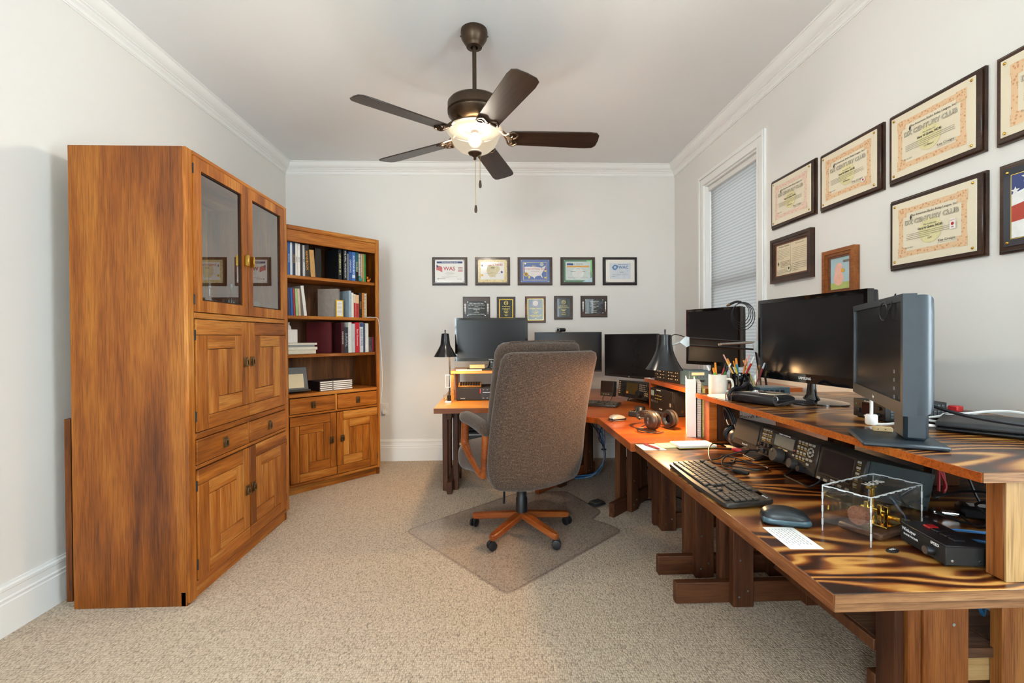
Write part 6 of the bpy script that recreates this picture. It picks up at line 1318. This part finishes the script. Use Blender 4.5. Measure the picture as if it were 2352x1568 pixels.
o = thing('glass_jar', 'tiny clear jar with trinkets at the left table edge', 'jar', (-.375, 3.70, DZ+.0005)); MB().lathe([(0, 0), (.02, 0), (.021, .05), (.019, .051), (.018, .004), (0, .004)], 16).obj('jar', M_GLASS, o); MB().rbox(.008, .008, .012, .006, 4, T(0, 0, .018)).obj('trinket', M_BRASS, o)
o = thing('printer', 'flat black printer on the shelf under the left table', 'printer', (-.25, 3.65, .3525)); bx('body', (0, 0, 0), (.3, .3, .075), M_BLACKM, o, .008); bx('lid', (.02, .03, .0755), (.28, .28, .095), M_BLACK, o, .008); bx('slot', (.03, -.001, .05), (.2, 0, .055), M_STEEL, o)
# ------------------------------------------------------------------ cable bundles
purp = plain('purple_cable', '6A5A8A', .5); greyc = plain('grey_cable', '8A8E92', .5); BT = [M_BLUEW, purp, greyc, plain('dark_cable', '2A3038', .5)]
P = []
random.seed(11)
for k in range(9):
    j = lambda s: random.uniform(-s, s)
    P.append([(.80+.1*random.random(), 3.86+j(.05), .615), (.80+j(.07), 3.82+j(.05), .50+j(.05)), (.84+j(.04), 3.78+j(.03), .37+j(.03)), (.858+j(.006), 3.76+j(.006), .27), (.86+j(.008), 3.75+j(.01), .17), (.80+j(.012), 3.77+j(.012), .06+j(.01)), (.70+j(.02), 3.80+j(.02), .02+abs(j(.012))), (.58, 3.83+j(.03), .015+abs(j(.01)))])
wires('cable_bundle', 'tied bundle of blue and purple cables hanging under the corner table', BT, P, .004, tie=(.859, 3.757, .255, .018))
wires('network_cable', 'single blue network cable arcing under the corner table', [M_BLUEW], [[(.86, 3.9, .6), (.84, 3.95, .45), (.78, 3.97, .36), (.68, 3.98, .31), (.55, 3.98, .3)]], .004)
wires('black_floor_cable', 'black cable looping onto the carpet near the table legs', [M_BLACK], [[(.93, 3.8, .6), (.94, 3.7, .40), (1.0, 3.6, .22), (1.08, 3.55, .14), (1.02, 3.5, .02), (.93, 3.45, .012), (.92, 3.35, .012), (1.02, 3.28, .012), (1.1, 3.3, .012)], [(1.0, 3.85, .6), (1.03, 3.75, .47), (1.10, 3.68, .40), (1.22, 3.62, .36)]], .004)
wires('floor_cable', 'black cable lying on the carpet behind the trestle', [M_BLACK], [[(1.1, 3.6, .25), (1.2, 3.45, .05), (1.3, 3.3, .01), (1.45, 3.2, .01), (1.5, 3.0, .01)]], .004)
wires('white_wall_cord', 'white cord hanging behind the panel display', [M_WHITE], [[(1.50, 1.72, .85), (1.485, 1.74, .80), (1.50, 1.75, .75), (1.52, 1.76, .68)], [(1.52, 1.70, .85), (1.545, 1.68, .80), (1.56, 1.62, .74), (1.57, 1.58, .68)]], .003)
R_ = plain('red_wire', 'B82A30', .45)
wires('power_wires', 'bundle of red and black wires hanging below the riser', [R_, R_, M_BLACK, R_], [[(1.24, 1.335, .853), (1.262, 1.33, .81), (1.266, 1.33, .78), (1.285, 1.32, .72), (1.275, 1.315, .70)], [(1.265, 1.34, .853), (1.27, 1.335, .81), (1.272, 1.332, .78), (1.29, 1.33, .74), (1.28, 1.32, .69)], [(1.255, 1.33, .853), (1.258, 1.33, .82), (1.262, 1.335, .78), (1.26, 1.34, .70), (1.3, 1.36, .665)], [(1.30, 1.345, .853), (1.285, 1.335, .815), (1.276, 1.33, .78), (1.27, 1.325, .73), (1.265, 1.32, .70)]], .004, tie=(1.27, 1.331, .79, .012))
wires('black_wall_cables', 'loose black cables behind the riser post', [M_BLACK], [[(1.33, 1.34, .853), (1.345, 1.33, .78), (1.36, 1.31, .70), (1.37, 1.30, .665)], [(1.2, 1.27, .70), (1.25, 1.24, .725), (1.3, 1.2, .73), (1.33, 1.16, .70), (1.34, 1.12, .66)], [(1.25, 1.25, .665), (1.22, 1.19, .662), (1.2, 1.14, .67), (1.22, 1.12, .70), (1.24, 1.15, .725), (1.25, 1.2, .70), (1.28, 1.14, .663)], [(1.16, 1.22, .68), (1.2, 1.18, .665), (1.26, 1.13, .662), (1.33, 1.07, .662)]], .0035)
o = thing('power_brick', 'black power adapter lying behind the keyer box', 'adapter', (1.255, 1.255, DZ+.0005), -.5); bx('brick', (0, -.03, 0), (.12, .03, .034), M_BLACK, o, .008); bx('label', (.02, -.018, .0342), (.06, .012, .0346), M_WHITE, o)
o = thing('coax_plug', 'silver coaxial plug on a grey cable beside the panel display', 'plug', (1.185, 1.255, DZ+.012), -.45); MB().lathe([(0, 0), (.009, 0), (.011, .004), (.011, .02), (.008, .024), (.008, .05), (.005, .055), (0, .055)], 16, RY(PI/2)).obj('body', M_CHROME, o)
wires('blue_patch_cables', 'two blue network cables running from the keyer box', [M_BLUEW], [[(1.07, 1.135, DZ+.006), (1.12, 1.135, DZ+.012), (1.2, 1.12, DZ+.008), (1.32, 1.10, DZ+.006)], [(1.04, 1.085, DZ+.02), (1.10, 1.075, DZ+.014), (1.18, 1.06, DZ+.006), (1.3, 1.05, DZ+.006)]], .0035)
wires('hanging_blue_cables', 'blue cables hanging under the near table above the low shelf', [M_BLUEW, M_BLUEW, M_BLACK], [[(1.50, 1.52, .60), (1.53, 1.50, .42), (1.56, 1.49, .28), (1.58, 1.49, .24), (1.585, 1.49, .35), (1.58, 1.49, .6)], [(1.49, 1.50, .6), (1.55, 1.49, .36), (1.63, 1.48, .31), (1.68, 1.48, .33)], [(1.6, 1.47, .6), (1.62, 1.47, .35), (1.63, 1.47, .205)]], .005)
# cable coil hung on the squarish monitor, cable loop on the near monitor
o = thing('cable_coil', 'coiled black cable hanging over the squarish monitor corner', 'cable')
c0 = Vector((1.405, 2.70, 1.265)); m = MB()
for k in range(4):
    r = .05+.0075*k; m.tube([(c0.x+r*.92*math.cos(t)*.75+.006*k, c0.y-r*.92*math.cos(t)*.55-.012+.004*k, c0.z-.006*k+r*1.1*math.sin(t)+.012) for t in [2*PI*j/28 for j in range(28)]], .0024, 6, True)
m.obj('coil', M_BLACK, o)['kind'] = 'stuff'
MB().tube(bez([(1.41, 2.692, 1.338), (1.39, 2.70, 1.342), (1.37, 2.71, 1.335), (1.345, 2.70, 1.325)]), .007, 8).obj('wrap', M_BLACK, o); MB().tube([(1.345, 2.70, 1.325), (1.33, 2.70, 1.318)], [.008, .005], 8).obj('connector', M_BRASS_OLD, o)
dv = (Vector((.927, 1.048, 0))-Vector((1.176, 1.523, 0))).normalized(); n0 = Vector((-.886, .463, 0))
q0 = Vector((.985, 1.158, 1.205))+n0*.012
o = tag(MB().tube([q0+dv*(.028*math.cos(t))+Vector((0, 0, .022*math.sin(t)))+n0*(.004*math.sin(t*.5)) for t in [5.6*k/20-.3 for k in range(21)]]+[q0+dv*.05+Vector((0, 0, .04))-n0*.01], .0016, 6).obj('cable_loop', M_BLACK), 'thin black wire loop on the top corner of the nearest monitor', 'wire')
# floor pedal
o = thing('foot_switch', 'flat black foot switch on the carpet by the trestle foot', 'foot switch', (.665, 3.17, .0065), .55); bx('base', (0, 0, 0), (.1, .075, .012), M_BLACKM, o, .003); bx('pedal', (.008, .006, .0125), (.092, .069, .024), plain('pedal_grey', '3A3634', .4), o, .003)
finish_text()
